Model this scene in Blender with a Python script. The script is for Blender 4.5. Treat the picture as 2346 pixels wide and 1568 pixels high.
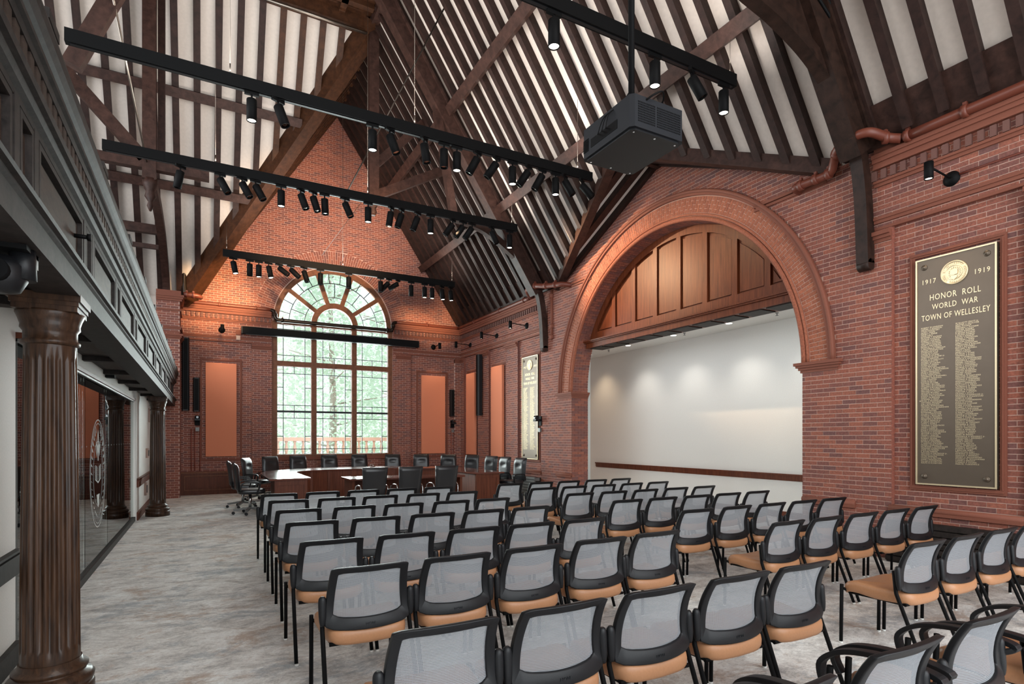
import bpy, math, random
from mathutils import Vector, Matrix
random.seed(7)
PI = math.pi
S = bpy.context.scene
COL = S.collection
for o in list(bpy.data.objects): bpy.data.objects.remove(o)

# ------------------------------------------------------------------ camera
F_PX, CX, CY = 1301.0, 1173.0, 1004.0
YAW = math.atan((1173 - 464) / F_PX)
cam = bpy.data.cameras.new('camera'); cam_o = bpy.data.objects.new('camera', cam); COL.objects.link(cam_o)
cam.sensor_width = 36; cam.lens = F_PX / 2346 * 36
cam_o.location = (0, 0, 1.5); cam_o.rotation_euler = (PI / 2, 0, -YAW)
cam.shift_y = (CY - 784) / 2346; cam.clip_end = 300; cam.clip_start = .05
S.camera = cam_o
# ------------------------------------------------------------------ world, light, exposure
W = bpy.data.worlds.new('sky'); S.world = W; W.use_nodes = True
bg = W.node_tree.nodes['Background']
bg.inputs[0].default_value = (.86, .95, 1, 1); bg.inputs[1].default_value = 1.15
S.view_settings.view_transform = 'Standard'; S.view_settings.look = 'None'
S.view_settings.exposure = 0.35; S.view_settings.gamma = 1; S.view_settings.use_curve_mapping = False

def area(name, loc, rot, sx, sy, power, col=(1, 1, 1)):
    l = bpy.data.lights.new(name, 'AREA'); l.shape = 'RECTANGLE'; l.size = sx; l.size_y = sy
    l.energy = power; l.color = col
    o = bpy.data.objects.new(name, l); COL.objects.link(o); o.location = loc; o.rotation_euler = rot
    return o
area('rear_fill_light', (4.4, -3.4, 3.0), (PI / 2, 0, 0), 9, 5, 420, (.93, .97, 1))  # added unseen fill behind the camera, standing in for rear windows
area('gallery_fill_light', (-5.6, 9, 5.4), (0, -PI / 2, 0), 4.5, 9, 420, (.97, .98, 1))  # general fill from the unseen left side of the gallery
area('main_window_light', (3.46, 17.9, 3.2), (-PI / 2, 0, 0), 3.3, 4.6, 850, (.92, .98, 1))
area('side_room_fill', (-3.4, 8.6, 2.25), (0, 0, 0), 2, 6, 150, (.95, 1, .98))  # added fill, no fixture: brightens the room behind the glass partition
area('alcove_fill', (8.6, 6.9, 3.60), (0, math.radians(-25), 0), 1.0, 7, 16, (.95, .97, 1))  # extra fill under the alcove ceiling, added beside the real downlights
area('front_fill_light', (3.4, -2.5, 8.2), (math.radians(70), 0, 0), 6, 3, 220, (1, .96, .9))  # added soft fill high behind the camera, not a fixture of the room

sun = bpy.data.lights.new('sun', 'SUN'); sun.energy = 3.0; sun.angle = .2; sun_o = bpy.data.objects.new('sun', sun); COL.objects.link(sun_o); sun_o.rotation_euler = (0, math.radians(52), 0)

def spot(name, loc, target, power, ang=50, blend=.6, col=(1, .8, .56), r=.05):
    l = bpy.data.lights.new(name, 'SPOT'); l.energy = power; l.spot_size = math.radians(ang); l.spot_blend = blend
    l.color = col; l.shadow_soft_size = r
    o = bpy.data.objects.new(name, l); COL.objects.link(o); o.location = loc
    d = Vector(target) - Vector(loc); o.rotation_euler = d.to_track_quat('-Z', 'Y').to_euler()
    return o

# ------------------------------------------------------------------ helpers
def C(r, g, b):
    f = lambda v: ((v / 255 + .055) / 1.055) ** 2.4 if v > 10 else v / 255 / 12.92
    return (f(r), f(g), f(b), 1)

class MB:
    def __init__(s): s.v = []; s.f = []; s.sm = []
    def add(s, vs, fs, smooth=False):
        n = len(s.v); s.v += [tuple(p) for p in vs]; s.f += [[i + n for i in f] for f in fs]; s.sm += [smooth] * len(fs)
        return s
    def box(s, x0, x1, y0, y1, z0, z1):
        v = [(x, y, z) for x in (x0, x1) for y in (y0, y1) for z in (z0, z1)]
        return s.add(v, [(0, 1, 3, 2), (4, 6, 7, 5), (0, 4, 5, 1), (2, 3, 7, 6), (0, 2, 6, 4), (1, 5, 7, 3)])
    def beam(s, p, q, w, h, up=(0, 0, 1), drop=0):
        p, q = Vector(p), Vector(q); d = (q - p).normalized(); up = Vector(up)
        a = d.cross(up).normalized(); b = a.cross(d).normalized()
        vs = []
        for c in (p, q):
            for i, j in ((-1, -1), (1, -1), (1, 1), (-1, 1)): vs.append(c + a * (i * w / 2) + b * (j * h / 2 - drop))
        return s.add(vs, [(3, 2, 1, 0), (4, 5, 6, 7), (0, 1, 5, 4), (1, 2, 6, 5), (2, 3, 7, 6), (3, 0, 4, 7)])
    def tube(s, pts, r, n=10, cap=True):
        pts = [Vector(p) for p in pts]; rs = r if isinstance(r, (list, tuple)) else [r] * len(pts)
        t = (pts[1] - pts[0]).normalized(); ref = Vector((0, 0, 1)) if abs(t.z) < .9 else Vector((1, 0, 0))
        a = t.cross(ref).normalized(); vs = []
        for k, p in enumerate(pts):
            t = (pts[min(k + 1, len(pts) - 1)] - pts[max(k - 1, 0)]).normalized()
            a = (a - t * a.dot(t)).normalized(); b = t.cross(a)
            for i in range(n):
                an = 2 * PI * i / n; vs.append(p + (a * math.cos(an) + b * math.sin(an)) * rs[k])
        fs = [(k * n + i, k * n + (i + 1) % n, (k + 1) * n + (i + 1) % n, (k + 1) * n + i) for k in range(len(pts) - 1) for i in range(n)]
        s.add(vs, fs, True)
        if cap:
            m = len(s.v) - len(vs); k = (len(pts) - 1) * n
            s.f += [[m + i for i in range(n)][::-1], [m + k + i for i in range(n)]]; s.sm += [False] * 2
        return s
    def lathe(s, prof, c=(0, 0, 0), n=24, M=None, smooth=True):
        vs = []
        for r, z in prof:
            for i in range(n):
                p = Vector((r * math.cos(2 * PI * i / n), r * math.sin(2 * PI * i / n), z))
                if M: p = M @ p
                vs.append(p + Vector(c))
        fs = [(k * n + i, k * n + (i + 1) % n, (k + 1) * n + (i + 1) % n, (k + 1) * n + i) for k in range(len(prof) - 1) for i in range(n)]
        s.add(vs, fs, smooth)
        m = len(s.v) - len(vs); k = (len(prof) - 1) * n
        s.f += [[m + i for i in range(n)][::-1], [m + k + i for i in range(n)]]; s.sm += [False] * 2
        return s
    def prism(s, poly, fn, d0, d1, smooth=False):
        # poly: list of 2D points, fn(a,b,d)->3D
        n = len(poly); vs = [fn(a, b, d0) for a, b in poly] + [fn(a, b, d1) for a, b in poly]
        s.add(vs, [(i, (i + 1) % n, n + (i + 1) % n, n + i) for i in range(n)], smooth)
        return s.add(vs, [list(range(n))[::-1], list(range(n, 2 * n))])
    def strip(s, A, B, A2, B2):
        # solid band between polylines A,B (front) and A2,B2 (back)
        n = len(A); vs = list(A) + list(B) + list(B2) + list(A2); f = []
        for i in range(n - 1):
            for k in range(4):
                a = k * n; b = ((k + 1) % 4) * n
                f.append((a + i, a + i + 1, b + i + 1, b + i))
        f += [(0, n, 2 * n, 3 * n), (n - 1, 4 * n - 1, 3 * n - 1, 2 * n - 1)]
        return s.add(vs, f)
    def mesh(s, name):
        me = bpy.data.meshes.new(name); me.from_pydata(s.v, [], s.f); me.update()
        me.polygons.foreach_set('use_smooth', s.sm)
        return me

def recalc(me):
    import bmesh
    b = bmesh.new(); b.from_mesh(me); bmesh.ops.recalc_face_normals(b, faces=b.faces); b.to_mesh(me); b.free()

def obj(name, mb, mat, parent=None, loc=None, **props):
    me = mb.mesh(name) if isinstance(mb, MB) else mb
    if isinstance(mb, MB): recalc(me)
    if mat and not me.materials: me.materials.append(mat)
    o = bpy.data.objects.new(name, me); COL.objects.link(o)
    if parent: o.parent = parent
    if loc: o.location = loc
    for k, v in props.items(): o[k] = v
    return o
def empty(name, loc=(0, 0, 0), label=None, category=None, group=None, rz=0, kind=None):
    o = bpy.data.objects.new(name, None); COL.objects.link(o); o.location = loc; o.rotation_euler = (0, 0, rz)
    o.empty_display_size = .1
    if label: o['label'] = label
    if category: o['category'] = category
    if group: o['group'] = group
    if kind: o['kind'] = kind
    return o
def dup(root, loc, rz, label, group=None):
    r = root.copy(); COL.objects.link(r); r.location = loc; r.rotation_euler = (0, 0, rz); r['label'] = label
    if group: r['group'] = group
    for ch in list(root.children):
        c = ch.copy(); COL.objects.link(c); c.parent = r
        for g in ch.children:
            d = g.copy(); COL.objects.link(d); d.parent = c
    return r
def rel(mb, o):
    """shift mesh builder's points into the local frame of an (unrotated) empty"""
    x, y, z = o.location; mb.v = [(a - x, b - y, c - z) for a, b, c in mb.v]; return mb
def smoothed(o, lv=2, bev=0):
    if bev:
        m = o.modifiers.new('bevel', 'BEVEL'); m.width = bev; m.segments = 2; m.limit_method = 'ANGLE'
    if lv:
        m = o.modifiers.new('sub', 'SUBSURF'); m.levels = lv; m.render_levels = lv
    return o
def text_mesh(s, size, depth=.002, align='CENTER', spacing=1.0, line=1.0, xs=1.0):
    cu = bpy.data.curves.new('t', 'FONT'); cu.body = s; cu.size = size; cu.extrude = depth; cu.align_x = align
    cu.space_character = spacing; cu.space_line = line; cu.resolution_u = 2
    o = bpy.data.objects.new('t', cu); COL.objects.link(o)
    dg = bpy.context.evaluated_depsgraph_get(); me = bpy.data.meshes.new_from_object(o.evaluated_get(dg))
    bpy.data.objects.remove(o); bpy.data.curves.remove(cu)
    if xs != 1: me.transform(Matrix.Diagonal((xs, 1, 1, 1)))
    return me

# ------------------------------------------------------------------ materials
def nt(name):
    m = bpy.data.materials.new(name); m.use_nodes = True
    n = m.node_tree; return m, n, n.nodes['Principled BSDF']
def plain(name, col, rough=.6, metal=0, bump=0, bscale=80, spec=.5, coat=0):
    m, n, p = nt(name)
    p.inputs['Base Color'].default_value = col; p.inputs['Roughness'].default_value = rough; p.inputs['Metallic'].default_value = metal
    p.inputs['Specular IOR Level'].default_value = spec; p.inputs['Coat Weight'].default_value = coat
    tc = n.nodes.new('ShaderNodeTexCoord'); no = n.nodes.new('ShaderNodeTexNoise'); no.inputs['Scale'].default_value = bscale
    no.inputs['Detail'].default_value = 4
    n.links.new(tc.outputs['Object'], no.inputs['Vector'])
    mx = n.nodes.new('ShaderNodeMix'); mx.data_type = 'RGBA'; mx.blend_type = 'MULTIPLY'; mx.inputs[0].default_value = .18
    mx.inputs[6].default_value = col; n.links.new(no.outputs[0], mx.inputs[7]); n.links.new(mx.outputs[2], p.inputs['Base Color'])
    if bump:
        b = n.nodes.new('ShaderNodeBump'); b.inputs['Strength'].default_value = bump; b.inputs['Distance'].default_value = .004
        n.links.new(no.outputs[0], b.inputs['Height']); n.links.new(b.outputs[0], p.inputs['Normal'])
    return m
def wood(name, c1, c2, stretch=(1, 1, 12), rough=.45, scale=14, bump=.15, coat=0):
    m, n, p = nt(name); p.inputs['Specular IOR Level'].default_value = .22
    tc = n.nodes.new('ShaderNodeTexCoord'); mp = n.nodes.new('ShaderNodeMapping'); mp.inputs['Scale'].default_value = stretch
    no = n.nodes.new('ShaderNodeTexNoise'); no.inputs['Scale'].default_value = scale; no.inputs['Detail'].default_value = 6; no.inputs['Roughness'].default_value = .65
    no.inputs['Distortion'].default_value = .4
    rp = n.nodes.new('ShaderNodeValToRGB'); rp.color_ramp.elements[0].position = .3; rp.color_ramp.elements[1].position = .72
    rp.color_ramp.elements[0].color = c1; rp.color_ramp.elements[1].color = c2
    n.links.new(tc.outputs['Object'], mp.inputs[0]); n.links.new(mp.outputs[0], no.inputs['Vector']); n.links.new(no.outputs[0], rp.inputs[0])
    n.links.new(rp.outputs[0], p.inputs['Base Color']); p.inputs['Roughness'].default_value = rough; p.inputs['Coat Weight'].default_value = coat
    b = n.nodes.new('ShaderNodeBump'); b.inputs['Strength'].default_value = bump; b.inputs['Distance'].default_value = .003
    n.links.new(no.outputs[0], b.inputs['Height']); n.links.new(b.outputs[0], p.inputs['Normal'])
    return m
def brickmat(name, cols, rough=.8):
    m, n, p = nt(name)
    oi = n.nodes.new('ShaderNodeObjectInfo'); ge = n.nodes.new('ShaderNodeNewGeometry')
    ad = n.nodes.new('ShaderNodeMath'); ad.operation = 'ADD'; fr = n.nodes.new('ShaderNodeMath'); fr.operation = 'FRACT'
    n.links.new(oi.outputs['Random'], ad.inputs[0]); n.links.new(ge.outputs['Random Per Island'], ad.inputs[1]); n.links.new(ad.outputs[0], fr.inputs[0])
    rp = n.nodes.new('ShaderNodeValToRGB'); cr = rp.color_ramp; cr.interpolation = 'LINEAR'
    cr.elements[0].position = 0; cr.elements[0].color = cols[0]; cr.elements[1].position = 1; cr.elements[1].color = cols[-1]
    for i, c in enumerate(cols[1:-1]): e = cr.elements.new((i + 1) / (len(cols) - 1)); e.color = c
    n.links.new(fr.outputs[0], rp.inputs[0])
    no = n.nodes.new('ShaderNodeTexNoise'); no.inputs['Scale'].default_value = 45; no.inputs['Detail'].default_value = 5
    n.links.new(ge.outputs['Position'], no.inputs['Vector'])
    r2 = n.nodes.new('ShaderNodeValToRGB'); r2.color_ramp.elements[0].position = .3; r2.color_ramp.elements[1].position = .7
    r2.color_ramp.elements[0].color = (.62, .62, .62, 1); r2.color_ramp.elements[1].color = (1.12, 1.12, 1.12, 1)
    n.links.new(no.outputs[0], r2.inputs[0])
    mx = n.nodes.new('ShaderNodeMix'); mx.data_type = 'RGBA'; mx.blend_type = 'MULTIPLY'; mx.inputs[0].default_value = 1
    n.links.new(rp.outputs[0], mx.inputs[6]); n.links.new(r2.outputs[0], mx.inputs[7]); n.links.new(mx.outputs[2], p.inputs['Base Color'])
    b = n.nodes.new('ShaderNodeBump'); b.inputs['Strength'].default_value = .5; b.inputs['Distance'].default_value = .003
    n.links.new(no.outputs[0], b.inputs['Height']); n.links.new(b.outputs[0], p.inputs['Normal']); p.inputs['Roughness'].default_value = rough
    return m
def emis(name, col, st):
    m = bpy.data.materials.new(name); m.use_nodes = True; n = m.node_tree; n.nodes.clear()
    e = n.nodes.new('ShaderNodeEmission'); e.inputs[0].default_value = col; e.inputs[1].default_value = st
    o = n.nodes.new('ShaderNodeOutputMaterial'); n.links.new(e.outputs[0], o.inputs[0]); return m

M = {}
M['brick'] = brickmat('brick', [C(144, 86, 71), C(156, 92, 73), C(136, 80, 68), C(119, 76, 70), C(150, 86, 68), C(112, 75, 72)])
M['brick_orange'] = brickmat('arch_brick', [C(162, 94, 68), C(152, 86, 62), C(170, 100, 72), C(146, 82, 60)])
M['mortar'] = plain('mortar', C(206, 172, 158), .9, bump=.4, bscale=120)
M['terra'] = plain('terracotta', C(130, 74, 56), .75, bump=.25, bscale=60)
M['terra_dk'] = plain('dark_terracotta', C(112, 76, 68), .8, bump=.25, bscale=60)
M['plaster'] = plain('plaster', C(226, 214, 204), .85, bump=.08, bscale=20)
M['white'] = plain('white_paint', C(232, 232, 228), .7)
M['cream'] = plain('cream_paint', C(226, 222, 214), .75)
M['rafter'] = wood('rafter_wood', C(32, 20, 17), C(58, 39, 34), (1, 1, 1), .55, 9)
M['rafter_lit'] = wood('lit_rafter_wood', C(46, 27, 17), C(78, 48, 30), (1, 1, 1), .5, 9)  # browner rafter wood: warm lamp light near the gable put into its colour
M['beam'] = wood('beam_wood', C(38, 24, 20), C(72, 49, 42), (1, 1, 1), .5, 8)
M['truss'] = wood('truss_wood', C(26, 16, 12), C(54, 36, 29), (1, 1, 1), .5, 8)
M['oak_dk'] = wood('dark_oak', C(24, 19, 17), C(52, 45, 42), (1, 1, 1), .58, 16, .3, 0)
M['oak_panel'] = wood('oak_panel', C(32, 23, 19), C(66, 52, 44), (1, .3, 1), .55, 26, .35, 0)
M['column'] = wood('column_wood', C(30, 19, 14), C(78, 54, 38), (6, 6, .5), .42, 6, .3, .15)
M['cherry'] = wood('cherry_wood', C(78, 40, 27), C(112, 62, 42), (8, 8, .6), .45, 3, .04, .0)
M['cherry_panel'] = wood('cherry_panelling', C(78, 36, 19), C(114, 58, 32), (8, 8, .6), .42, 3, .04, 0)
M['cherry_top'] = wood('cherry_top', C(84, 46, 38), C(116, 70, 58), (.6, 8, 8), .18, 3, .02, .6)
M['winwood'] = wood('window_wood', C(100, 62, 44), C(136, 88, 62), (2, 2, 2), .5, 6)
M['black'] = plain('black_metal', C(14, 14, 15), .6, 0, spec=.12)
M['black_pl'] = plain('black_plastic', C(21, 22, 25), .45, 0, .1, 300, .35)
M['dark_pl'] = plain('charcoal_plastic', C(30, 32, 37), .5, 0, .05, 300, .25)
M['leather'] = plain('black_leather', C(34, 35, 38), .33, 0, .12, 140, .6)
M['tan'] = plain('tan_leather', C(184, 132, 94), .42, 0, .08, 90)
M['chrome'] = plain('chrome', C(210, 212, 214), .12, 1)
M['steel'] = plain('steel', C(150, 140, 130), .35, 1)
M['bronze'] = plain('bronze', C(104, 92, 80), .42, .6, .1, 8)
M['brass'] = plain('brass', C(226, 208, 172), .38, .6)
M['red_pipe'] = plain('red_painted_pipe', C(110, 55, 40), .45)
M['black_pipe'] = plain('dark_pipe', C(52, 44, 38), .3, .6)
M['panel'] = plain('orange_felt', C(222, 136, 102), .95, 0, .3, 400)
M['grey'] = plain('grey_metal', C(120, 120, 118), .45, .3)
M['conduit'] = plain('painted_conduit', C(140, 66, 50), .5)
M['lamp_on'] = emis('lamp_face', (1, .9, .75, 1), 14)
M['down_on'] = emis('downlight_face', (1, .95, .85, 1), 8)
M['etch'] = plain('etched_film', C(232, 238, 236), .7)
def _etch():
    m = bpy.data.materials.new('etched_film'); m.use_nodes = True; n = m.node_tree; p = n.nodes['Principled BSDF']; p.inputs['Base Color'].default_value = C(225, 232, 230); p.inputs['Roughness'].default_value = .8
    t = n.nodes.new('ShaderNodeBsdfTransparent'); x = n.nodes.new('ShaderNodeMixShader'); x.inputs[0].default_value = .5
    n.links.new(t.outputs[0], x.inputs[1]); n.links.new(p.outputs[0], x.inputs[2]); n.links.new(x.outputs[0], n.nodes['Material Output'].inputs[0]); return m
M['etch'] = _etch()
M['lead'] = plain('lead_came', C(40, 44, 46), .5, .4)
M['stone'] = plain('stone', C(196, 172, 160), .8, bump=.3)
M['bark'] = plain('bark', C(190, 172, 166), .9, bump=.5, bscale=10)

def carpet():
    m, n, p = nt('carpet')
    tc = n.nodes.new('ShaderNodeTexCoord')
    def noise(sc, scale, det=8, rough=.6, dist=0., rot=0):
        mp = n.nodes.new('ShaderNodeMapping'); mp.inputs['Scale'].default_value = sc; mp.inputs['Rotation'].default_value = (0, 0, rot)
        no = n.nodes.new('ShaderNodeTexNoise'); no.inputs['Scale'].default_value = scale; no.inputs['Detail'].default_value = det
        no.inputs['Roughness'].default_value = rough; no.inputs['Distortion'].default_value = dist
        n.links.new(tc.outputs['Object'], mp.inputs[0]); n.links.new(mp.outputs[0], no.inputs['Vector']); return no.outputs[0]
    def ramp(src, els):
        r = n.nodes.new('ShaderNodeValToRGB'); cr = r.color_ramp
        cr.elements[0].position, cr.elements[0].color = els[0]; cr.elements[1].position, cr.elements[1].color = els[-1]
        for e in els[1:-1]: q = cr.elements.new(e[0]); q.color = e[1]
        n.links.new(src, r.inputs[0]); return r.outputs[0]
    def mix(f, a, b, bt='MIX'):
        x = n.nodes.new('ShaderNodeMix'); x.data_type = 'RGBA'; x.blend_type = bt
        if hasattr(f, 'links') or not isinstance(f, float): n.links.new(f, x.inputs[0])
        else: x.inputs[0].default_value = f
        for v, i in ((a, 6), (b, 7)):
            if isinstance(v, tuple): x.inputs[i].default_value = v
            else: n.links.new(v, x.inputs[i])
        return x.outputs[2]
    a = ramp(noise((1, 1.45, 1), 2.9, 12, .84, .4, .2), [(.36, C(162, 159, 159)), (.44, C(204, 201, 197)), (.52, C(232, 230, 226)), (.6, C(246, 247, 245))])
    b = ramp(noise((1, 1.4, 1), 1.5, 10, .8, .5, .2), [(.53, (0, 0, 0, 1)), (.62, (.75, .75, .75, 1))])
    a = mix(b, a, C(186, 162, 144))
    bl = ramp(noise((.8, 1.2, 1), 1.8, 10, .8, .4, -.3), [(.52, (0, 0, 0, 1)), (.62, (.75, .75, .75, 1))])
    a = mix(bl, a, C(160, 168, 174))
    fine = ramp(noise((.9, 1.7, 1), 36, 8, .9, .3, .15), [(.40, (.68, .68, .69, 1)), (.50, (1, 1, 1, 1))])
    a = mix(.9, a, fine, 'MULTIPLY')
    n.links.new(a, p.inputs['Base Color']); p.inputs['Roughness'].default_value = .95; p.inputs['Specular IOR Level'].default_value = .15
    bp = n.nodes.new('ShaderNodeBump'); bp.inputs['Strength'].default_value = .5; bp.inputs['Distance'].default_value = .004
    n.links.new(noise((1, 1, 1), 400, 2), bp.inputs['Height']); n.links.new(bp.outputs[0], p.inputs['Normal'])
    return m
M['carpet'] = carpet()

def mesh_fabric():
    m = bpy.data.materials.new('mesh_fabric'); m.use_nodes = True; n = m.node_tree; n.nodes.clear()
    tc = n.nodes.new('ShaderNodeTexCoord'); sp = n.nodes.new('ShaderNodeSeparateXYZ'); n.links.new(tc.outputs['Object'], sp.inputs[0])
    def wave(o, per):
        a = n.nodes.new('ShaderNodeMath'); a.operation = 'MULTIPLY'; a.inputs[1].default_value = 2 * PI / per; n.links.new(o, a.inputs[0])
        b = n.nodes.new('ShaderNodeMath'); b.operation = 'SINE'; n.links.new(a.outputs[0], b.inputs[0]); return b.outputs[0]
    mx = n.nodes.new('ShaderNodeMath'); mx.operation = 'MAXIMUM'
    n.links.new(wave(sp.outputs[2], .0062), mx.inputs[0]); n.links.new(wave(sp.outputs[0], .0046), mx.inputs[1])
    gt = n.nodes.new('ShaderNodeMath'); gt.operation = 'GREATER_THAN'; gt.inputs[1].default_value = -.25; n.links.new(mx.outputs[0], gt.inputs[0])
    d = n.nodes.new('ShaderNodeBsdfDiffuse'); d.inputs[0].default_value = C(168, 172, 178)
    t = n.nodes.new('ShaderNodeBsdfTranslucent'); t.inputs[0].default_value = C(180, 184, 189)
    m1 = n.nodes.new('ShaderNodeMixShader'); m1.inputs[0].default_value = .42; n.links.new(d.outputs[0], m1.inputs[1]); n.links.new(t.outputs[0], m1.inputs[2])
    tr = n.nodes.new('ShaderNodeBsdfTransparent'); m2 = n.nodes.new('ShaderNodeMixShader')
    n.links.new(gt.outputs[0], m2.inputs[0]); n.links.new(tr.outputs[0], m2.inputs[1]); n.links.new(m1.outputs[0], m2.inputs[2])
    o = n.nodes.new('ShaderNodeOutputMaterial'); n.links.new(m2.outputs[0], o.inputs[0]); return m
M['mesh'] = mesh_fabric()
def glass(name, ior, tint=(1, 1, 1, 1), haze=0.0):
    m = bpy.data.materials.new(name); m.use_nodes = True; n = m.node_tree; n.nodes.clear()
    fr = n.nodes.new('ShaderNodeFresnel'); fr.inputs[0].default_value = ior
    tr = n.nodes.new('ShaderNodeBsdfTransparent'); tr.inputs[0].default_value = tint
    gl = n.nodes.new('ShaderNodeBsdfGlossy'); gl.inputs['Roughness'].default_value = 0
    mx = n.nodes.new('ShaderNodeMixShader'); n.links.new(fr.outputs[0], mx.inputs[0]); n.links.new(tr.outputs[0], mx.inputs[1]); n.links.new(gl.outputs[0], mx.inputs[2])
    o = n.nodes.new('ShaderNodeOutputMaterial'); n.links.new(mx.outputs[0], o.inputs[0]); return m
M['glass'] = glass('window_glass', 1.3, (.97, 1, .98, 1))
M['glass_wall'] = glass('partition_glass', 2.9, (.86, .93, .91, 1))
def leafm(name, c):
    m = bpy.data.materials.new(name); m.use_nodes = True; n = m.node_tree; n.nodes.clear()
    d = n.nodes.new('ShaderNodeBsdfDiffuse'); d.inputs[0].default_value = c; t = n.nodes.new('ShaderNodeBsdfTranslucent'); t.inputs[0].default_value = c
    x = n.nodes.new('ShaderNodeMixShader'); x.inputs[0].default_value = .5; o = n.nodes.new('ShaderNodeOutputMaterial')
    n.links.new(d.outputs[0], x.inputs[1]); n.links.new(t.outputs[0], x.inputs[2]); n.links.new(x.outputs[0], o.inputs[0]); return m
M['leaf'] = leafm('pine_needles', C(228, 238, 228))
M['leaf2'] = leafm('broad_leaves', C(236, 243, 232))
M['lawn'] = plain('lawn', C(150, 176, 130), .9)

XR, D = 7.49, 17.36
CRS, BL, JT = .059, .178, .0085      # brick course, brick length, joint
SP, APX, APZ = 2.54, 7.985, 2.54      # springing of the big arch, centre Y, z
WX, WZ, WR = 3.46, 4.82, 1.70         # big window centre X, springing z, opening radius
RZ = 11.29                            # ridge
def roof_r(x): return 5.20 + (XR - x) * (RZ - 5.2) / (XR - 3.5)
def roof_l(x): return 5.20 + (x + .43) * (RZ - 5.2) / 3.93

# ------------------------------------------------------------------ floor
obj('floor', MB().box(-6, 12.5, -4, D + .2, -.05, 0), M['carpet'], kind='structure')
obj('ground', MB().box(-30, 40, D + .21, 80, -3.2, -3.0), M['lawn'], kind='structure')

# ------------------------------------------------------------------ brick walls
def lay(mapf, shape, z0, z1, depth, backdepth, nmax, parent, key, mat=None, wallmat=None, off0=0):
    """mapf(u, v, d) -> 3D point, d = distance proud of the wall face; shape(v) -> list of (u0,u1)"""
    mat = mat or M['brick']; back = MB(); joined = MB(); full = []
    n = int(math.ceil((z1 - z0) / CRS))
    for c in range(n):
        v = z0 + c * CRS; v1 = min(v + CRS, z1)
        for (a, b) in shape(v + CRS / 2):
            if b - a < .01: continue
            p0, p1 = mapf(a, v, 0), mapf(b, v1, -backdepth)
            back.box(min(p0[0], p1[0]), max(p0[0], p1[0]), min(p0[1], p1[1]), max(p0[1], p1[1]), v, v1)
            u = math.floor((a + off0) / BL) * BL - off0 + (BL / 2 if c % 2 else 0) - BL
            while u < b:
                s, e = max(u + JT / 2, a), min(u + BL - JT / 2, b)
                if e - s > .02:
                    d = depth + random.uniform(-.0012, .0022)
                    if e - s > BL - JT - .001 and v1 - v > CRS - .001: full.append(((s + e) / 2, v + CRS / 2, d))
                    else:
                        p, q = mapf(s, v + JT / 2, d), mapf(e, v1 - JT / 2, -.004)
                        joined.box(min(p[0], q[0]), max(p[0], q[0]), min(p[1], q[1]), max(p[1], q[1]), v + JT / 2, v1 - JT / 2)
                u += BL
    full.sort(key=lambda t: key(mapf(t[0], t[1], 0)))
    for (u, v, d) in full[nmax:]:
        p, q = mapf(u - (BL - JT) / 2, v, d), mapf(u + (BL - JT) / 2, v, -.004)
        joined.box(min(p[0], q[0]), max(p[0], q[0]), min(p[1], q[1]), max(p[1], q[1]), v - (CRS - JT) / 2, v + (CRS - JT) / 2)
    if nmax:
        h = (BL - JT) / 2; g = MB(); p, q = mapf(-h, 0, 0), mapf(h, 0, -.006); o = mapf(0, 0, 0)
        xs = sorted([p[0] - o[0], q[0] - o[0]]); ys = sorted([p[1] - o[1], q[1] - o[1]])
        g.box(xs[0], xs[1], ys[0], ys[1], -(CRS - JT) / 2, (CRS - JT) / 2); me = g.mesh('brick'); recalc(me); me.materials.append(mat)
        for (u, v, d) in full[:nmax]: obj('brick', me, mat, parent, loc=mapf(u, v, d))
    return back, joined
camd = lambda p: p[0] ** 2 + p[1] ** 2 + (1e6 if p[1] < 2.45 or p[2] < .7 else 0)

# --- right wall
BAYS_R = [(-3.0, -1.9), (-1.2, .4), (.9, 2.45), (2.62, 3.92), (12.22, 13.42), (14.1, 15.2), (15.95, 17.02)]
def outer_right(v):
    lo, hi = -4.0, D
    if v > 5.16:
        k = 3.45 * (1 - (v - 5.16) / 1.52)
        if k <= 0: return []
        lo, hi = 8 - k, 8 + k
    r = 2.93
    if v < APZ: return [(lo, APX - 2.88), (APX + 2.88, hi)]
    h = v - APZ
    if h < 3.0:
        w = math.sqrt(9.0 - h * h); return [(lo, APX - w), (APX + w, hi)]
    return [(lo, hi)]
def cut(iv, holes):
    for h0, h1 in holes:
        out = []
        for a, b in iv:
            if h1 <= a or h0 >= b: out.append((a, b)); continue
            if h0 > a: out.append((a, h0))
            if h1 < b: out.append((h1, b))
        iv = out
    return iv
def right_proud(v):
    iv = outer_right(v)
    if .62 < v < 4.12: iv = cut(iv, BAYS_R)
    if APZ < v: 
        h = v - APZ
        if h < 3.36: w = math.sqrt(3.36 ** 2 - h * h); iv = cut(iv, [(APX - w, APX + w)])
    return iv
wr = empty('wall_right', (XR, 8, 0), kind='structure')
WRP = dict(parent=wr)
mapR = lambda u, v, d: (-d, u - 8, v)
def key_r(p):
    y, z = p[1] + 8, p[2]
    return (XR ** 2 + y * y) + (1e5 if (y < 2.5 or z < .9) else 0)
back, joined = lay(mapR, right_proud, 0, 6.72, .004, .46, 300, wr, key_r)
obj('mortar', back, M['mortar'], wr, kind='stuff'); obj('brick_courses', joined, M['brick'], wr, kind='stuff')
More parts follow.
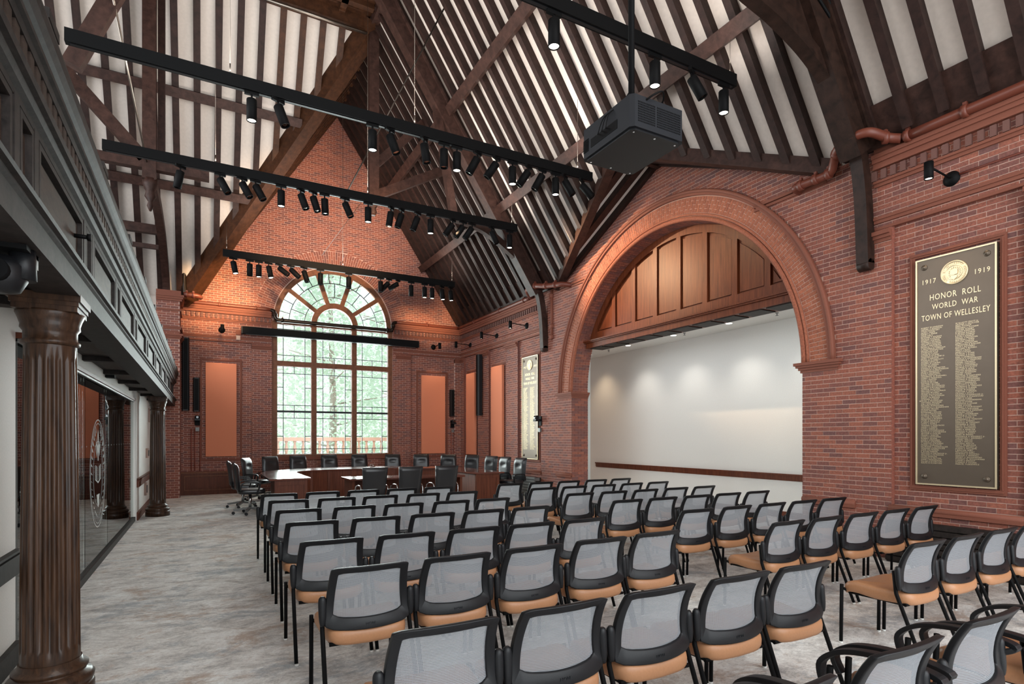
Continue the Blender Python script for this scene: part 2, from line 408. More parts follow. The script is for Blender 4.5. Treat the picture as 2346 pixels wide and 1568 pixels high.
# ring zone backing (behind voussoirs) and recessed bays
mapRb = lambda u, v, d: (.055 - d, u - 8, v)
g = MB()
for a_, b_ in BAYS_R:
    for q_ in (a_, b_): g.box(-.004, .056, q_ - .004 - 8, q_ + .004 - 8, .62, 4.12)
obj('bay_return', g, M['brick'], wr)
back, joined = lay(mapRb, lambda v: BAYS_R, .62, 4.14, .004, .3, 0, wr, key_r, off0=.05)
obj('mortar', back, M['mortar'], wr, kind='stuff'); obj('brick_courses', joined, M['brick'], wr, kind='stuff')

# --- window wall
def gable(v):
    if v <= 5.16: return (-.52, XR)
    k = (v - 5.2) / (RZ - 5.2)
    return (-.52 + 4.0 * k, XR - 3.97 * k) if k < 1 else (3.5, 3.5)
BAYS_B = [(-.44, 1.20), (5.78, 7.28)]
def back_open(v):
    if v < .97: return []
    if v < WZ: return [(WX - 1.74, WX + 1.74)]
    h = v - WZ
    return [(WX - math.sqrt(WR ** 2 - h * h), WX + math.sqrt(WR ** 2 - h * h))] if h < WR else []
def back_shape(v):
    iv = cut([gable(v)], back_open(v))
    if .62 < v < 4.12: iv = cut(iv, BAYS_B)
    h = v - WZ
    if 0 < h < 2.2: w = math.sqrt(2.2 ** 2 - h * h); iv = cut(iv, [(WX - w, WX + w)])
    return iv
wb = empty('wall_back', (3.5, D, 0), kind='structure')
mapB = lambda u, v, d: (u - 3.5, -.055 - d, v)
key_b = lambda p: -p[2] if p[2] > 5.1 else 100 + abs(p[0])
back, joined = lay(mapB, back_shape, 0, RZ, .004, .35, 300, wb, lambda p: abs(p[0]) + abs(p[2] - 3.6) * .9)
obj('mortar', back, M['mortar'], wb, kind='stuff'); obj('brick_courses', joined, M['brick'], wb, kind='stuff')
mapBb = lambda u, v, d: (u - 3.5, -d, v)
back, joined = lay(mapBb, lambda v: BAYS_B, .62, 4.14, .004, .3, 0, wb, key_b)
obj('mortar', back, M['mortar'], wb, kind='stuff'); obj('brick_courses', joined, M['brick'], wb, kind='stuff')
# backing behind the voussoir ring of the window
g = MB()
A = [(math.cos(a), math.sin(a)) for a in [PI * i / 40 for i in range(41)]]
g.strip([(WX - 3.5 + c * WR, -.05, WZ + s * WR) for c, s in A], [(WX - 3.5 + c * 2.23, -.05, WZ + s * 2.23) for c, s in A],
        [(WX - 3.5 + c * WR, .3, WZ + s * WR) for c, s in A], [(WX - 3.5 + c * 2.23, .3, WZ + s * 2.23) for c, s in A])
obj('arch_mortar', g, M['mortar'], wb)
def voussoirs(mapf, r0, r1, cnt, rows, w0, parent, mat, individual):
    """radial bricks; mapf(a, r, d) -> 3D"""
    j = MB()
    for k in range(cnt):
        a0 = PI * k / cnt; a1 = PI * (k + 1) / cnt; e = JT / 2 / r0
        segs = []
        cuts = [r0 + (r1 - r0) * t for t in ((0, .5, 1) if k % 2 else (0, .25, .75, 1))] if rows else [r0, r1]
        for s0, s1 in zip(cuts, cuts[1:]):
            b = MB(); d = .006 + random.uniform(-.001, .003); q0, q1 = s0 + JT / 2, s1 - JT / 2
            P = [mapf(a, r, dd) for dd in (0 - .004, d) for a, r in ((a0 + e, q0), (a1 - e, q0), (a1 - e, q1), (a0 + e, q1))]
            fs = [(0, 3, 2, 1), (4, 5, 6, 7), (0, 1, 5, 4), (1, 2, 6, 5), (2, 3, 7, 6), (3, 0, 4, 7)]
            if individual and individual > 0 and len(cuts) <= 3: b.add(P, fs); obj('brick', b, mat, parent); individual -= 1
            else: j.add(P, fs)
    if j.v: obj('voussoir_courses', j, mat, parent, kind='stuff')
voussoirs(lambda a, r, d: (WX - 3.5 + math.cos(a) * r, -.05 - d, WZ + math.sin(a) * r), WR + .02, 2.2, 96, 1, 0, wb, M['brick'], 90)
# arch ring on the right wall: hood mould, voussoirs, double roll, reveal
arc = empty('wall_right', (XR, APX, APZ), kind='structure')
def band(mb, r0, r1, d0, d1, n=64, tail=0):
    A = [PI * i / n for i in range(n + 1)]
    f = lambda r, d: [(-d, math.cos(a) * r, math.sin(a) * r) for a in A]
    mb.strip(f(r0, d1), f(r1, d1), f(r0, d0), f(r1, d0)); return mb
obj('arch_mortar', band(MB(), 2.88, 3.36, -.44, .002), M['mortar'], arc)
voussoirs(lambda a, r, d: (-d, math.cos(a) * r, math.sin(a) * r), 2.99, 3.26, 166, 1, 0, arc, M['brick_orange'], 290)
def roll(r, d, rad, n=72, a0=0, a1=PI): return [(-d, math.cos(a0 + (a1 - a0) * i / n) * r, math.sin(a0 + (a1 - a0) * i / n) * r) for i in range(n + 1)]
g = MB(); band(g, 3.27, 3.36, 0, .05); g.tube(roll(3.34, .05, 0), .03, 8); obj('hood_moulding', g, M['terra'], arc)
g = MB(); g.tube(roll(2.90, .0, 0), .04, 10); g.tube(roll(2.965, .012, 0), .022, 8); obj('roll_moulding', g, M['brick_orange'], arc)
# bricks on the reveal (intrados + jambs)
g = MB()
for k in range(150):
    a0, a1 = PI * k / 150, PI * (k + 1) / 150; e = .0011
    cuts = [0.02, .17, .33, .45] if k % 2 else [.02, .09, .25, .41, .45]
    for x0, x1 in zip(cuts, cuts[1:]):
        P = [(x, math.cos(a) * r, math.sin(a) * r) for r in (2.885, 2.868) for a, x in ((a0 + e, x0 + .003), (a1 - e, x0 + .003), (a1 - e, x1 - .003), (a0 + e, x1 - .003))]
        g.add(P, [(0, 3, 2, 1), (4, 5, 6, 7), (0, 1, 5, 4), (1, 2, 6, 5), (2, 3, 7, 6), (3, 0, 4, 7)])
for sgn in (-1, 1):
    for c in range(int(2.5 / CRS)):
        z = -APZ + c * CRS
        cuts = [0.004, .17, .345, .455] if c % 2 else [.004, .08, .255, .43, .455]
        for x0, x1 in zip(cuts, cuts[1:]):
            y0, y1 = sorted((sgn * 2.866, sgn * 2.885)); g.box(x0 + .003, x1 - .003, y0, y1, z + .003, z + CRS - .003)
obj('reveal_bricks', g, M['brick'], arc, kind='stuff')
# imposts (capitals) of the arch
for sgn in (-1, 1):
    g = MB()
    for (z0, z1, o) in ((-.12, -.085, .01), (-.085, -.05, .03), (-.05, -.02, .055), (-.02, .02, .075)):
        a, b = sorted((sgn * (2.86 - o), sgn * (3.38 + o))); g.box(-.0 - o - .01, .45, a, b, z0, z1)
    obj('impost', g, M['terra'], arc)

# --- mouldings: cornice, belt, sill, pilaster caps
def mould_x(x0, x1, parts, y, mat, name, parent, kx=0):
    g = MB()
    for z0, z1, o in parts: g.box(x0, x1, y - .05 - o, y, z0, z1)
    obj(name, rel(g, parent), mat, parent)
def mould_y(y0, y1, parts, mat, name, parent):
    g = MB()
    for z0, z1, o in parts: g.box(XR - o, XR + .03, y0, y1, z0, z1)
    obj(name, rel(g, parent), mat, parent)
CORN = [(4.90, 4.95, .05), (4.95, 5.0, .075), (5.0, 5.05, .095), (5.05, 5.16, .03)]
BELT = [(4.12, 4.155, .012), (4.20, 4.24, .03), (4.24, 4.275, .045), (4.66, 4.70, .03)]
for (a, b) in ((-4, 4.12), (12.15, D - .05)):
    mould_y(a, b, CORN, M['terra'], 'cornice', wr); mould_y(a, b, BELT, M['terra'], 'belt_moulding', wr)
    mould_y(a, b, [(4.70, 4.73, .05), (4.875, 4.9, .06)], M['terra'], 'dentil_band', wr)
    y = a + .05; me = None
    while y < b:
        o = obj('dentil', MB().box(-.045, .02, -.028, .028, -.06, .06), M['terra_dk'], wr, loc=(0, y - 8, 4.80)) if me is None else obj('dentil', me, None, wr, loc=(0, y - 8, 4.80))
        me = o.data; y += .112
for (a, b) in ((-.52, WX - 1.76), (WX + 1.76, XR)):
    mould_x(a, b, CORN, D - .0, M['terra'], 'cornice', wb); mould_x(a, b, BELT, D, M['terra'], 'belt_moulding', wb)
    mould_x(a, b, [(4.70, 4.73, .05), (4.875, 4.9, .06)], D, M['terra'], 'dentil_band', wb)
    x = a + .06; me = None
    while x < b - .03:
        o = obj('dentil', MB().box(-.028, .028, -.045, .02, -.06, .06), M['terra_dk'], wb, loc=(x - 3.5, -.055, 4.80)) if me is None else obj('dentil', me, None, wb, loc=(x - 3.5, -.055, 4.80))
        me = o.data; x += .112
for (a, b) in ((4.75, 5.9), (10.1, 11.3)):
    mould_y(a, b, [(4.98, 5.02, .03), (5.03, 5.07, .05)], M['terra'], 'string_course', wr)
CAP = [(3.96, 4.0, .02), (4.0, 4.04, .045), (4.04, 4.09, .075)]
for (a, b) in ((15.2, 15.95), (13.42, 14.1), (17.02, 17.3), (3.92, 4.14), (2.45, 2.62)):
    mould_y(a - .0, b + .0, CAP, M['terra'], 'pilaster_cap', wr)
for (a, b) in ((1.2, 1.7), (5.3, 5.78), (7.28, XR)): mould_x(a, b, CAP, D, M['terra'], 'pilaster_cap', wb)
# bull-nosed sill over the wainscot
for (a, b) in ((2.55, 3.95), (12.2, 13.45), (-3, 2.4), (5.11 - .75, 5.11), (10.86, 11.5)):
    g = MB(); zz = .64; oo = -.0 if a not in (4.36, 10.86) else 0
    g.tube([(XR + .005, a, zz), (XR + .005, b, zz)], .04, 12); g.box(XR - .035, XR + .05, a, b, .585, .62); obj('sill_moulding', rel(g, wr), M['terra'], wr)
# moulded frames round panels and plaques
def frame(parent, side, u0, u1, z0, z1, w=.055, d=.03, base=0, mat=None):
    g = MB()
    for (a0, a1, b0, b1) in ((u0, u1, z0, z0 + w), (u0, u1, z1 - w, z1), (u0, u0 + w, z0 + w, z1 - w), (u1 - w, u1, z0 + w, z1 - w)):
        for k, (ins, dd) in enumerate(((0, d), (.022, d + .014))):
            i0, i1 = (a0 + ins, a1 - ins) if a1 - a0 > w + .01 else (a0 + ins, a1 - ins)
            if side == 'x': g.box(XR + .055 - base - dd, XR + .06, i0, i1, b0 + (ins if b1 - b0 < w + .01 else 0), b1 - (ins if b1 - b0 < w + .01 else 0))
            else: g.box(i0, i1, D - base - dd, D + .01, b0 + (ins if b1 - b0 < w + .01 else 0), b1 - (ins if b1 - b0 < w + .01 else 0))
    obj('panel_moulding', rel(g, parent), mat or M['terra'], parent)
frame(wb, 'y', -.06, .96, .87, 3.64); frame(wb, 'y', 5.98, 7.05, .87, 3.64)
frame(wr, 'x', 15.98, 16.85, .87, 3.66); frame(wr, 'x', 14.12, 15.02, .87, 3.66)
frame(wr, 'x', 12.30, 13.24, .88, 3.71); frame(wr, 'x', 2.79, 3.73, .88, 3.70)
# brick pier at the left end of the window wall
pier = empty('wall_left', (-.7, 16.9, 0), kind='structure')
back, joined = lay(lambda u, v, d: (u, -.5 - d, v), lambda v: [(-.3, .2)], 0, 4.9, .004, .9, 0, pier, key_b)
obj('mortar', back, M['mortar'], pier, kind='stuff'); obj('brick_courses', joined, M['brick'], pier, kind='stuff')
back, joined = lay(lambda u, v, d: (.2 + d, u, v), lambda v: [(-.5, .4)], 0, 4.9, .004, .1, 0, pier, key_b)
obj('brick_courses', joined, M['brick'], pier, kind='stuff')
g = MB()
for z0, z1, o in CORN + BELT + CAP: g.box(-.3, .2 + o, -.5 - o, .4, z0, z1)
obj('cornice', g, M['terra'], pier)

# ------------------------------------------------------------------ gallery and transept walls on the left
obj('wall_left', MB().box(-6, -.99, D, D + .3, 0, 5.5), M['plaster'], kind='structure')
obj('wall_left', MB().box(-6.0, -5.9, -4, 3.6, 0, 11.3).box(-6, -5.9, 14.4, D, 0, 11.3).box(-6, -5.9, 3.6, 14.4, 0, 3.0).box(-6, -5.9, 3.6, 14.4, 7.8, 11.3), M['cream'], kind='structure')
# ------------------------------------------------------------------ roof
ceil = empty('ceiling', (3.5, 8, 0), kind='structure')
g = MB()
TH = .06
def slab(mb, pts, n):
    n = Vector(n).normalized() * TH; k = len(pts)
    vs = [Vector(p) for p in pts] + [Vector(p) + n for p in pts]
    mb.add(vs, [list(range(k)), list(range(k, 2 * k))[::-1]] + [(i, (i + 1) % k, k + (i + 1) % k, k + i) for i in range(k)])
up_r = (1.52, 0, 1)
DA = (XR - 1.0, 8.0, 6.72)           # top of the small dormer over the arch
VN, VF = (XR, 4.6, 5.2), (XR, 11.4, 5.2)
slab(g, [(XR + .1, -4, roof_r(XR + .1)), (XR + .1, 4.6, roof_r(XR + .1)), VN, DA, (3.5, 8, RZ), (3.5, -4, RZ)], up_r)
slab(g, [(XR + .1, D, roof_r(XR + .1)), (3.5, D, RZ), (3.5, 8, RZ), DA, VF, (XR + .1, 11.4, roof_r(XR + .1))], up_r)
slab(g, [(XR, 8, 6.72), DA, VN], (0, -.4, 1)); slab(g, [(XR, 8, 6.72), VF, DA], (0, .4, 1))
obj('plaster', rel(g, ceil), M['plaster'], ceil)
YT = 13.2; TF = D - .02                # transept: ridge Y and far foot Y
tr_z = lambda y: 5.2 + (TF - y) * (RZ - 5.2) / (TF - YT)
g = MB(); slab(g, [(-.43, TF, 5.2), (3.5, YT, RZ), (-5.9, YT, RZ), (-5.9, TF, 5.2)], (0, 1.5, 1)); 
slab(g, [(-.43, TF, 5.2), (3.5, D, RZ), (3.5, YT, RZ)], (-1.5, 0, 1))
slab(g, [(-.43, -4, 5.2), (-.43, 4.6, 5.2), (3.5, 4.6, RZ), (3.5, -4, RZ)], (-1.5, 0, 1))
obj('plaster', rel(g, ceil), M['plaster'], ceil)
# rafters, right slope
nR = Vector((1.527, 0, 1)).normalized()
y = 17.2; k = 0
while y > -3.6:
    xe = XR - .04
    if 4.6 < y < 11.4: xe = XR - 1.0 * (1 - abs(y - 8) / 3.4) + .02
    dd = nR * .068
    p, q = Vector((3.52, y, roof_r(3.52))) - dd, Vector((xe, y, roof_r(xe))) - dd
    warm = y > 16.9
    gm = MB().beam(p, q, .088, .13, up=nR)
    gm.beam(p - nR * .07, q - nR * .07, .104, .026, up=nR)
    obj('rafter', rel(gm, ceil), M['rafter'], ceil)
    y -= .376; k += 1
# soffit boards closing the rafter feet
for (a, b) in ((-4, 4.5), (11.5, 17.3)): obj('eaves_board', rel(MB().beam((XR - .02, a, 5.24), (XR - .02, b, 5.24), .06, .2).beam(Vector((XR - .12, a, roof_r(XR - .12))) - nR * .06, Vector((XR - .12, b, roof_r(XR - .12))) - nR * .06, .50, .03, up=nR), ceil), M['beam'], ceil)
# transept far slope rafters
nT = Vector((0, 1.464, 1)).normalized(); x = 2.82
while x > -5.8:
    ye = TF - .02
    if x > -.43: ye = TF - (x + .43) * (TF - YT) / 3.93
    p, q = Vector((x, YT + .12, tr_z(YT + .12))) - nT * .08, Vector((x, ye, tr_z(ye))) - nT * .08
    gm = MB().beam(p, q, .11, .16, up=nT).beam(p - nT * .065, q - nT * .065, .135, .028, up=nT)
    obj('rafter', rel(gm, ceil), M['rafter_lit'] if x > 1.2 else M['rafter'], ceil); x -= .418  # rafters towards the gable get the wood with the glow in its colour
# nave left slope (seen edge on)
nL = Vector((-1.55, 0, 1)).normalized(); y = 17.2
while y > 13.3:
    xs = -.43 + (TF - y) / (TF - YT) * 3.93
    p, q = Vector((max(xs, -.4), y, roof_l(max(xs, -.4)))) - nL * .08, Vector((3.48, y, roof_l(3.48))) - nL * .08
    obj('rafter', rel(MB().beam(p, q, .11, .16, up=nL), ceil), M['rafter_lit'], ceil); y -= .3
# valley, purlins, ridge, dormer
vn = Vector((-.8, .8, 1)).normalized()
g = MB().beam(Vector((-.45, TF, 5.2)) - Vector((0, 0, .1)), Vector((3.5, YT, RZ)) - Vector((0, 0, .1)), .34, .42, up=vn)
g.beam(Vector((-.45, TF, 4.98)), Vector((3.5, YT, RZ - .34)), .2, .12, up=vn)
obj('valley_rafter', rel(g, ceil), M['rafter_lit'], ceil)
g = MB().beam((3.5, YT, RZ - .12), (3.5, D, RZ - .12), .16, .24); obj('ridge_beam', rel(g, ceil), M['rafter_lit'], ceil)
g = MB().beam((3.5, -4, RZ - .12), (3.5, YT, RZ - .12), .16, .24); obj('ridge_beam', rel(g, ceil), M['beam'], ceil)
g = MB().beam((-5.9, YT + .1, RZ - .16), (3.45, YT + .1, RZ - .16), .24, .3); obj('ridge_beam', rel(g, ceil), M['rafter_lit'], ceil)
for zz in (7.0, 8.95):
    xx = XR - (zz - 5.2) / 1.526
    g = MB().beam(Vector((xx, -4, zz)) - nR * .22, Vector((xx, 17.3, zz)) - nR * .22, .2, .13, up=nR)
    obj('purlin', rel(g, ceil), M['beam'], ceil)
for zz, x0, x1 in ((7.55, -5.9, 1.05), (9.2, -5.9, 2.1)):
    yy = TF - (zz - 5.2) * (TF - YT) / (RZ - 5.2)
    g = MB().beam(Vector((x0, yy, zz)) - nT * .2, Vector((x1, yy, zz)) - nT * .2, .2, .12, up=nT); obj('purlin', rel(g, ceil), M['beam'], ceil)
for f in (VF, VN):
    g = MB().beam(Vector(f) - Vector((.03, 0, .09)), Vector(DA) - Vector((0, 0, .09)), .17, .2); obj('valley_rafter', rel(g, ceil), M['beam'], ceil)
    for t in (.33, .66, .98):
        ap = Vector((XR - 1.0 + t, 8, 6.72)); ft = Vector(DA).lerp(Vector(f), t) if False else None
        s = 1 if f[1] > 8 else -1
        # rafters run down from the dormer ridge, stopping at the valley (or the wall)
        p = Vector((XR - 1 + t, 8, 6.66)); q = Vector((XR - 1 + t, 8 + s * 3.4 * t, 6.66 - 1.52 * t))
        obj('rafter', rel(MB().beam(p, q, .15 if t < .9 else .12, .16), ceil), M['rafter'], ceil)
g = MB().beam((XR - 1, 8, 6.62), (XR, 8, 6.62), .1, .16); obj('ridge_beam', rel(g, ceil), M['beam'], ceil)
# flat coffered ceiling over the crossing (left)
g = MB().box(-5.9, 3.5, 4.6, YT + .05, RZ - .02, RZ + .04); obj('coffer_board', rel(g, ceil), M['rafter_lit'], ceil)
g = MB()
for yy in [5.0 + .7 * i for i in range(12)]: g.box(-5.9, 3.4, yy, yy + .14, RZ - .14, RZ - .02)
for xx in [-5.4 + .9 * i for i in range(10)]: g.box(xx, xx + .14, 4.6, YT, RZ - .14, RZ - .02)
obj('coffer_rib', rel(g, ceil), M['rafter_lit'], ceil, kind='stuff')
g = MB().tube([(1.0, YT - .05, RZ - .42), (3.4, YT - .05, RZ - .42)], .035, 8); obj('conduit_pipe', rel(g, ceil), M['steel'], ceil)
g = MB().box(-5.9, 3.5, 4.4, 4.62, 5.0, RZ + .05); 

# ------------------------------------------------------------------ roof trusses
def sweep(mb, pts, w, h, nrm):
    """rectangular bar through pts; nrm = direction across width"""
    pts = [Vector(p) for p in pts]; nrm = Vector(nrm); rows = []
    for i, p in enumerate(pts):
        t = (pts[min(i + 1, len(pts) - 1)] - pts[max(i - 1, 0)]).normalized(); b = t.cross(nrm).normalized()
        rows.append([p + nrm * (a * w / 2) + b * (c * h / 2) for a, c in ((-1, -1), (1, -1), (1, 1), (-1, 1))])
    vs = [v for r in rows for v in r]
    fs = [(4 * i + k, 4 * i + (k + 1) % 4, 4 * i + 4 + (k + 1) % 4, 4 * i + 4 + k) for i in range(len(pts) - 1) for k in range(4)]
    fs += [(3, 2, 1, 0), tuple(len(vs) - 4 + k for k in range(4))]
    return mb.add(vs, fs)
def spline(P, n=6):
    P = [Vector(p) for p in P]; out = []
    for i in range(len(P) - 1):
        p0, p1, p2, p3 = P[max(i - 1, 0)], P[i], P[i + 1], P[min(i + 2, len(P) - 1)]
        for k in range(n):
            t = k / n; out.append(.5 * ((2 * p1) + (p2 - p0) * t + (2 * p0 - 5 * p1 + 4 * p2 - p3) * t * t + (3 * p1 - p0 - 3 * p2 + p3) * t ** 3))
    out.append(P[-1]); return out
for Y, lab, full in ((4.2, 'dark arched timber roof truss nearest the camera, above the close bronze plaque', True),
               (11.95, 'timber roof truss landing beside the far bronze plaque', False)):
    t = empty('roof_truss', (5.6, Y, 5.1), lab, 'truss', 'timber roof trusses')
    g = MB().beam(Vector((3.5, Y, RZ)) - nR * .3, Vector((XR - .02, Y, 5.22)) - nR * .3, .26, .30, up=nR)
    g.beam(Vector((3.5, Y, RZ)) - nR * .17, Vector((XR - .02, Y, 5.22)) - nR * .17, .34, .05, up=nR)
    TB = M['truss'] if full else M['beam']
    obj('principal_rafter', rel(g, t), TB, t)
    if full: P = [(3.5, Y, 6.9), (4.4, Y, 6.6), (5.14, Y, 6.38), (5.66, Y, 6.27), (6.27, Y, 6.05), (6.8, Y, 5.70), (7.2, Y, 5.2), (7.36, Y, 4.6), (7.42, Y, 3.72)]
    else: P = [(5.03, Y, 6.5), (5.7, Y, 6.38), (6.27, Y, 6.08), (6.8, Y, 5.70), (7.2, Y, 5.2), (7.36, Y, 4.6), (7.42, Y, 3.72)]
    g = MB(); sweep(g, spline(P), .15, .15, (0, 1, 0)); g.tube([(7.42, Y - .075, 3.70), (7.42, Y + .075, 3.70)], .075, 12)
    obj('curved_brace', rel(g, t), TB, t)
    if full:
        lo = [(5.14, 6.45), (5.66, 6.34), (6.27, 6.12), (6.8, 5.76), (7.2, 5.28), (7.40, 4.9)]
        g = MB().prism([(x_, z_) for x_, z_ in lo] + [(7.44, 5.1), (6.9, roof_r(6.9) - .3), (6.0, roof_r(6.0) - .3), (5.14, roof_r(5.14) - .3)], lambda a, b_, d_: (a, d_, b_), Y - .03, Y + .03); obj('spandrel_board', rel(g, t), TB, t)
        g = MB().tube([(4.6, Y - .14, 7.6), (6.6, Y - .14, 6.35), (7.0, Y - .14, 5.85), (7.38, Y - .14, 5.25)], .02, 6).tube([(4.66, Y - .16, 7.66), (6.66, Y - .16, 6.42), (7.06, Y - .16, 5.9), (7.42, Y - .16, 5.3)], .02, 6)
        obj('conduit', rel(g, t), M['black'], t)
    else:
        g = MB().beam((5.0, Y, 6.55), (4.6, Y, 8.8), .14, .16); obj('strut', rel(g, t), M['beam'], t)
tc = empty('roof_truss', (3.5, YT, 7.1), 'central timber post with raking braces hanging from the roof crossing', 'truss', None)
g = MB().box(3.39, 3.61, YT - .11, YT + .11, 7.1, RZ - .1); g.box(3.36, 3.64, YT - .14, YT + .14, 7.0, 7.12)
obj('king_post', rel(g, tc), M['beam'], tc)
obj('brace', rel(MB().beam((3.6, YT, 7.2), (5.45, YT, 8.25), .13, .2), tc), M['beam'], tc)
obj('brace', rel(MB().beam((3.6, YT, 7.95), (4.75, YT, 9.2), .11, .18), tc), M['beam'], tc)
obj('finial', rel(MB().lathe([(.05, -.3), (.09, -.22), (.06, -.14), (.11, -.06), (.12, 0)], (3.5, YT, 7.0), 12), tc), M['beam'], tc)
g = MB().tube([(3.5, YT, 7.4), (3.1, 8.0, 10.9)], .016, 8); obj('tie_rod', rel(MB().tube([(2.9, YT, 7.13), (4.24, 10.45, 10.1)], .016, 8), tc), M['black_pipe'], tc)
obj('tie_rod', rel(MB().tube([(3.45, YT - .1, 7.3), (2.75, 15.5, 6.3)], .006, 6), tc), M['black_pipe'], tc)
tl = empty('roof_truss', (-.9, YT, 6.5), 'timber post with curved brace and raking braces above the balcony', 'truss', None)
g = MB().box(-1.03, -.8, YT - .12, YT + .12, 6.55, RZ - .1); obj('king_post', rel(g, tl), M['beam'], tl)
g = MB().box(-.78, -.66, YT + .1, YT + .3, 6.9, RZ - .1); obj('side_post', rel(g, tl), M['rafter'], tl)
g = MB(); sweep(g, spline([(-.88, YT + .05, 6.55), (-.86, 14.6, 6.5), (-.84, 15.9, 6.2), (-.82, 16.8, 5.6), (-.8, 17.1, 4.9), (-.8, 17.15, 4.4)]), .16, .2, (1, 0, 0)); obj('curved_brace', rel(g, tl), M['beam'], tl)
obj('brace', rel(MB().beam((-1.0, YT, 6.95), (-2.6, YT, 8.7), .16, .22), tl), M['beam'], tl)
obj('collar_beam', rel(MB().beam((-5.8, YT, 6.85), (.12, YT, 6.85), .16, .17), tl), M['beam'], tl)
obj('tie_beam', rel(MB().beam((-2.9, 15.6, 6.35), (-.9, 15.6, 6.35), .14, .2).beam((-2.9, 15.6, 5.95), (-.9, 15.6, 5.95), .08, .1), tl), M['beam'], tl)
obj('pendant', rel(MB().lathe([(.02, -.62), (.06, -.52), (.04, -.44), (.10, -.34), (.08, -.24), (.13, -.12), (.14, 0)], (-.9, YT, 6.58), 12), tl), M['beam'], tl)
obj('brace', rel(MB().beam((-1.62, 10.0, 6.75), (-.6, 10.0, 9.2), .16, .22), tl), M['beam'], tl)
g = MB().tube([(-.95, YT - .05, 6.85), (-1.15, 9.2, 7.95)], .018, 8); obj('tie_rod', rel(g, tl), M['steel'], tl)
tb = empty('turnbuckle', (-1.15, 9.2, 8.0), 'bright steel turnbuckle on a tie rod in the upper left roof', 'turnbuckle')
g = MB(); g.tube([(-.055, 0, .05), (-.06, 0, .42)], .016, 8); g.tube([(.055, 0, .05), (.06, 0, .42)], .016, 8)
for z in (.03, .44): g.lathe([(.03, -.03), (.085, -.02), (.085, .02), (.03, .03)], (0, 0, z), 12)
obj('body', g, M['chrome'], tb)
obj('rod', MB().tube([(0, 0, -.12), (0, 0, .12)], .018, 8).tube([(0, 0, .36), (-.03, 0, 1.2)], .018, 8), M['steel'], tb)

# ------------------------------------------------------------------ alcove behind the arch
XB = 9.6
obj('wall_alcove', MB().box(XB, XB + .1, 2.4, 12.7, 0, 3.73), M['white'], kind='structure')
obj('wall_alcove', MB().box(XR + .46, XB + .1, 2.3, 2.4, 0, 3.73), M['white'], kind='structure')
obj('wall_alcove', MB().box(XB - .9, 12.4, 15.2, 15.3, 0, 3.9), M['white'], kind='structure')
obj('wall_alcove', MB().box(XB, XB + .1, 12.7, 13.0, 0, 3.73).box(12.3, 12.4, 12.7, 15.2, 0, 3.9), M['white'], kind='structure')
obj('ceiling', MB().box(XR + .44, 12.4, 2.3, 15.3, 3.73, 3.79), M['white'], kind='structure')
obj('trim_1', MB().box(XB - .028, XB, 2.4, 12.72, .72, .80).box(XB - .045, XB, 2.4, 12.73, .80, .828).box(XB - .02, XB, 2.4, 12.71, .70, .72), M['cherry'], kind='structure')
obj('baseboard_alcove', MB().box(XB - .02, XB, 2.4, 12.7, 0, .12), M['cherry'], kind='structure')
for i, (x, y) in enumerate(((9.0, 10.67), (8.98, 9.15), (8.98, 7.67), (8.98, 6.2), (9.05, 12.3))):
    t = empty('downlight', (x, y, 3.73), ('round recessed downlight in the alcove ceiling, ' + ['second', 'third', 'fourth', 'fifth', 'first'][i] + ' from the left'), 'downlight', 'recessed downlights in the alcove')
    obj('trim_ring', MB().lathe([(.055, -.004), (.085, -.006), (.085, .0), (.055, .0)], (0, 0, 0), 20), M['white'], t)
    obj('lamp_face', MB().lathe([(.005, -.005), (.062, -.005)], (0, 0, 0), 20), M['down_on'], t)
    s = spot('downlight_beam', (x, y, 3.68), (x + .12, y, 0), 44, 104, 1, (1, .93, .84) if i not in (4,) else (1, .74, .48), .09)
for i, (x, y) in enumerate(((9.02, 11.44), (8.98, 8.83), (8.98, 6.62))):
    t = empty('fire_sprinkler', (x, y, 3.73), 'small white fire sprinkler in the alcove ceiling, ' + ['left', 'middle', 'right'][i] + ' one', 'sprinkler', 'alcove sprinklers')
    obj('body', MB().lathe([(.03, 0), (.03, -.008), (.008, -.01), (.008, -.045), (.028, -.047), (.028, -.05)], (0, 0, 0), 12), M['grey'], t)
# panelled timber tympanum
ty = empty('wood_tympanum', (7.8, APX, 3.69), 'panelled cherry wood semicircle filling the top of the brick arch', 'panelling')
XT = 7.72
def halfw(z): return math.sqrt(max(0, 2.862 ** 2 - (z - APZ) ** 2))
g = MB()
A = [math.asin((3.7 - APZ) / 2.862) + (PI - 2 * math.asin((3.7 - APZ) / 2.862)) * i / 60 for i in range(61)]
poly = [(math.cos(a) * 2.862, math.sin(a) * 2.862 + APZ - 3.69) for a in A]
g.prism(poly, lambda a, b, d: (d, a, b), .06, .1); obj('backing_board', g, M['cherry_panel'], ty)
g = MB(); n = 60; b0 = math.asin((3.9 - APZ) / 2.72)
A2 = [b0 + (PI - 2 * b0) * i / n for i in range(n + 1)]
A3 = [math.asin((3.7 - APZ) / 2.862) + (PI - 2 * math.asin((3.7 - APZ) / 2.862)) * i / n for i in range(n + 1)]
f = lambda AA, r, d: [(d, math.cos(a) * r, math.sin(a) * r + APZ - 3.69) for a in AA]
g.strip(f(A3, 2.862, .0), f(A2, 2.72, .0), f(A3, 2.862, .07), f(A2, 2.72, .07)); obj('arched_rail', g, M['cherry_panel'], ty)
st = [10.37, 9.735, 9.09, 8.455, 7.83, 7.195, 6.555, 5.925]
def zt(y, r): return math.sqrt(max(0, r * r - (y - APX) ** 2)) + APZ - 3.69
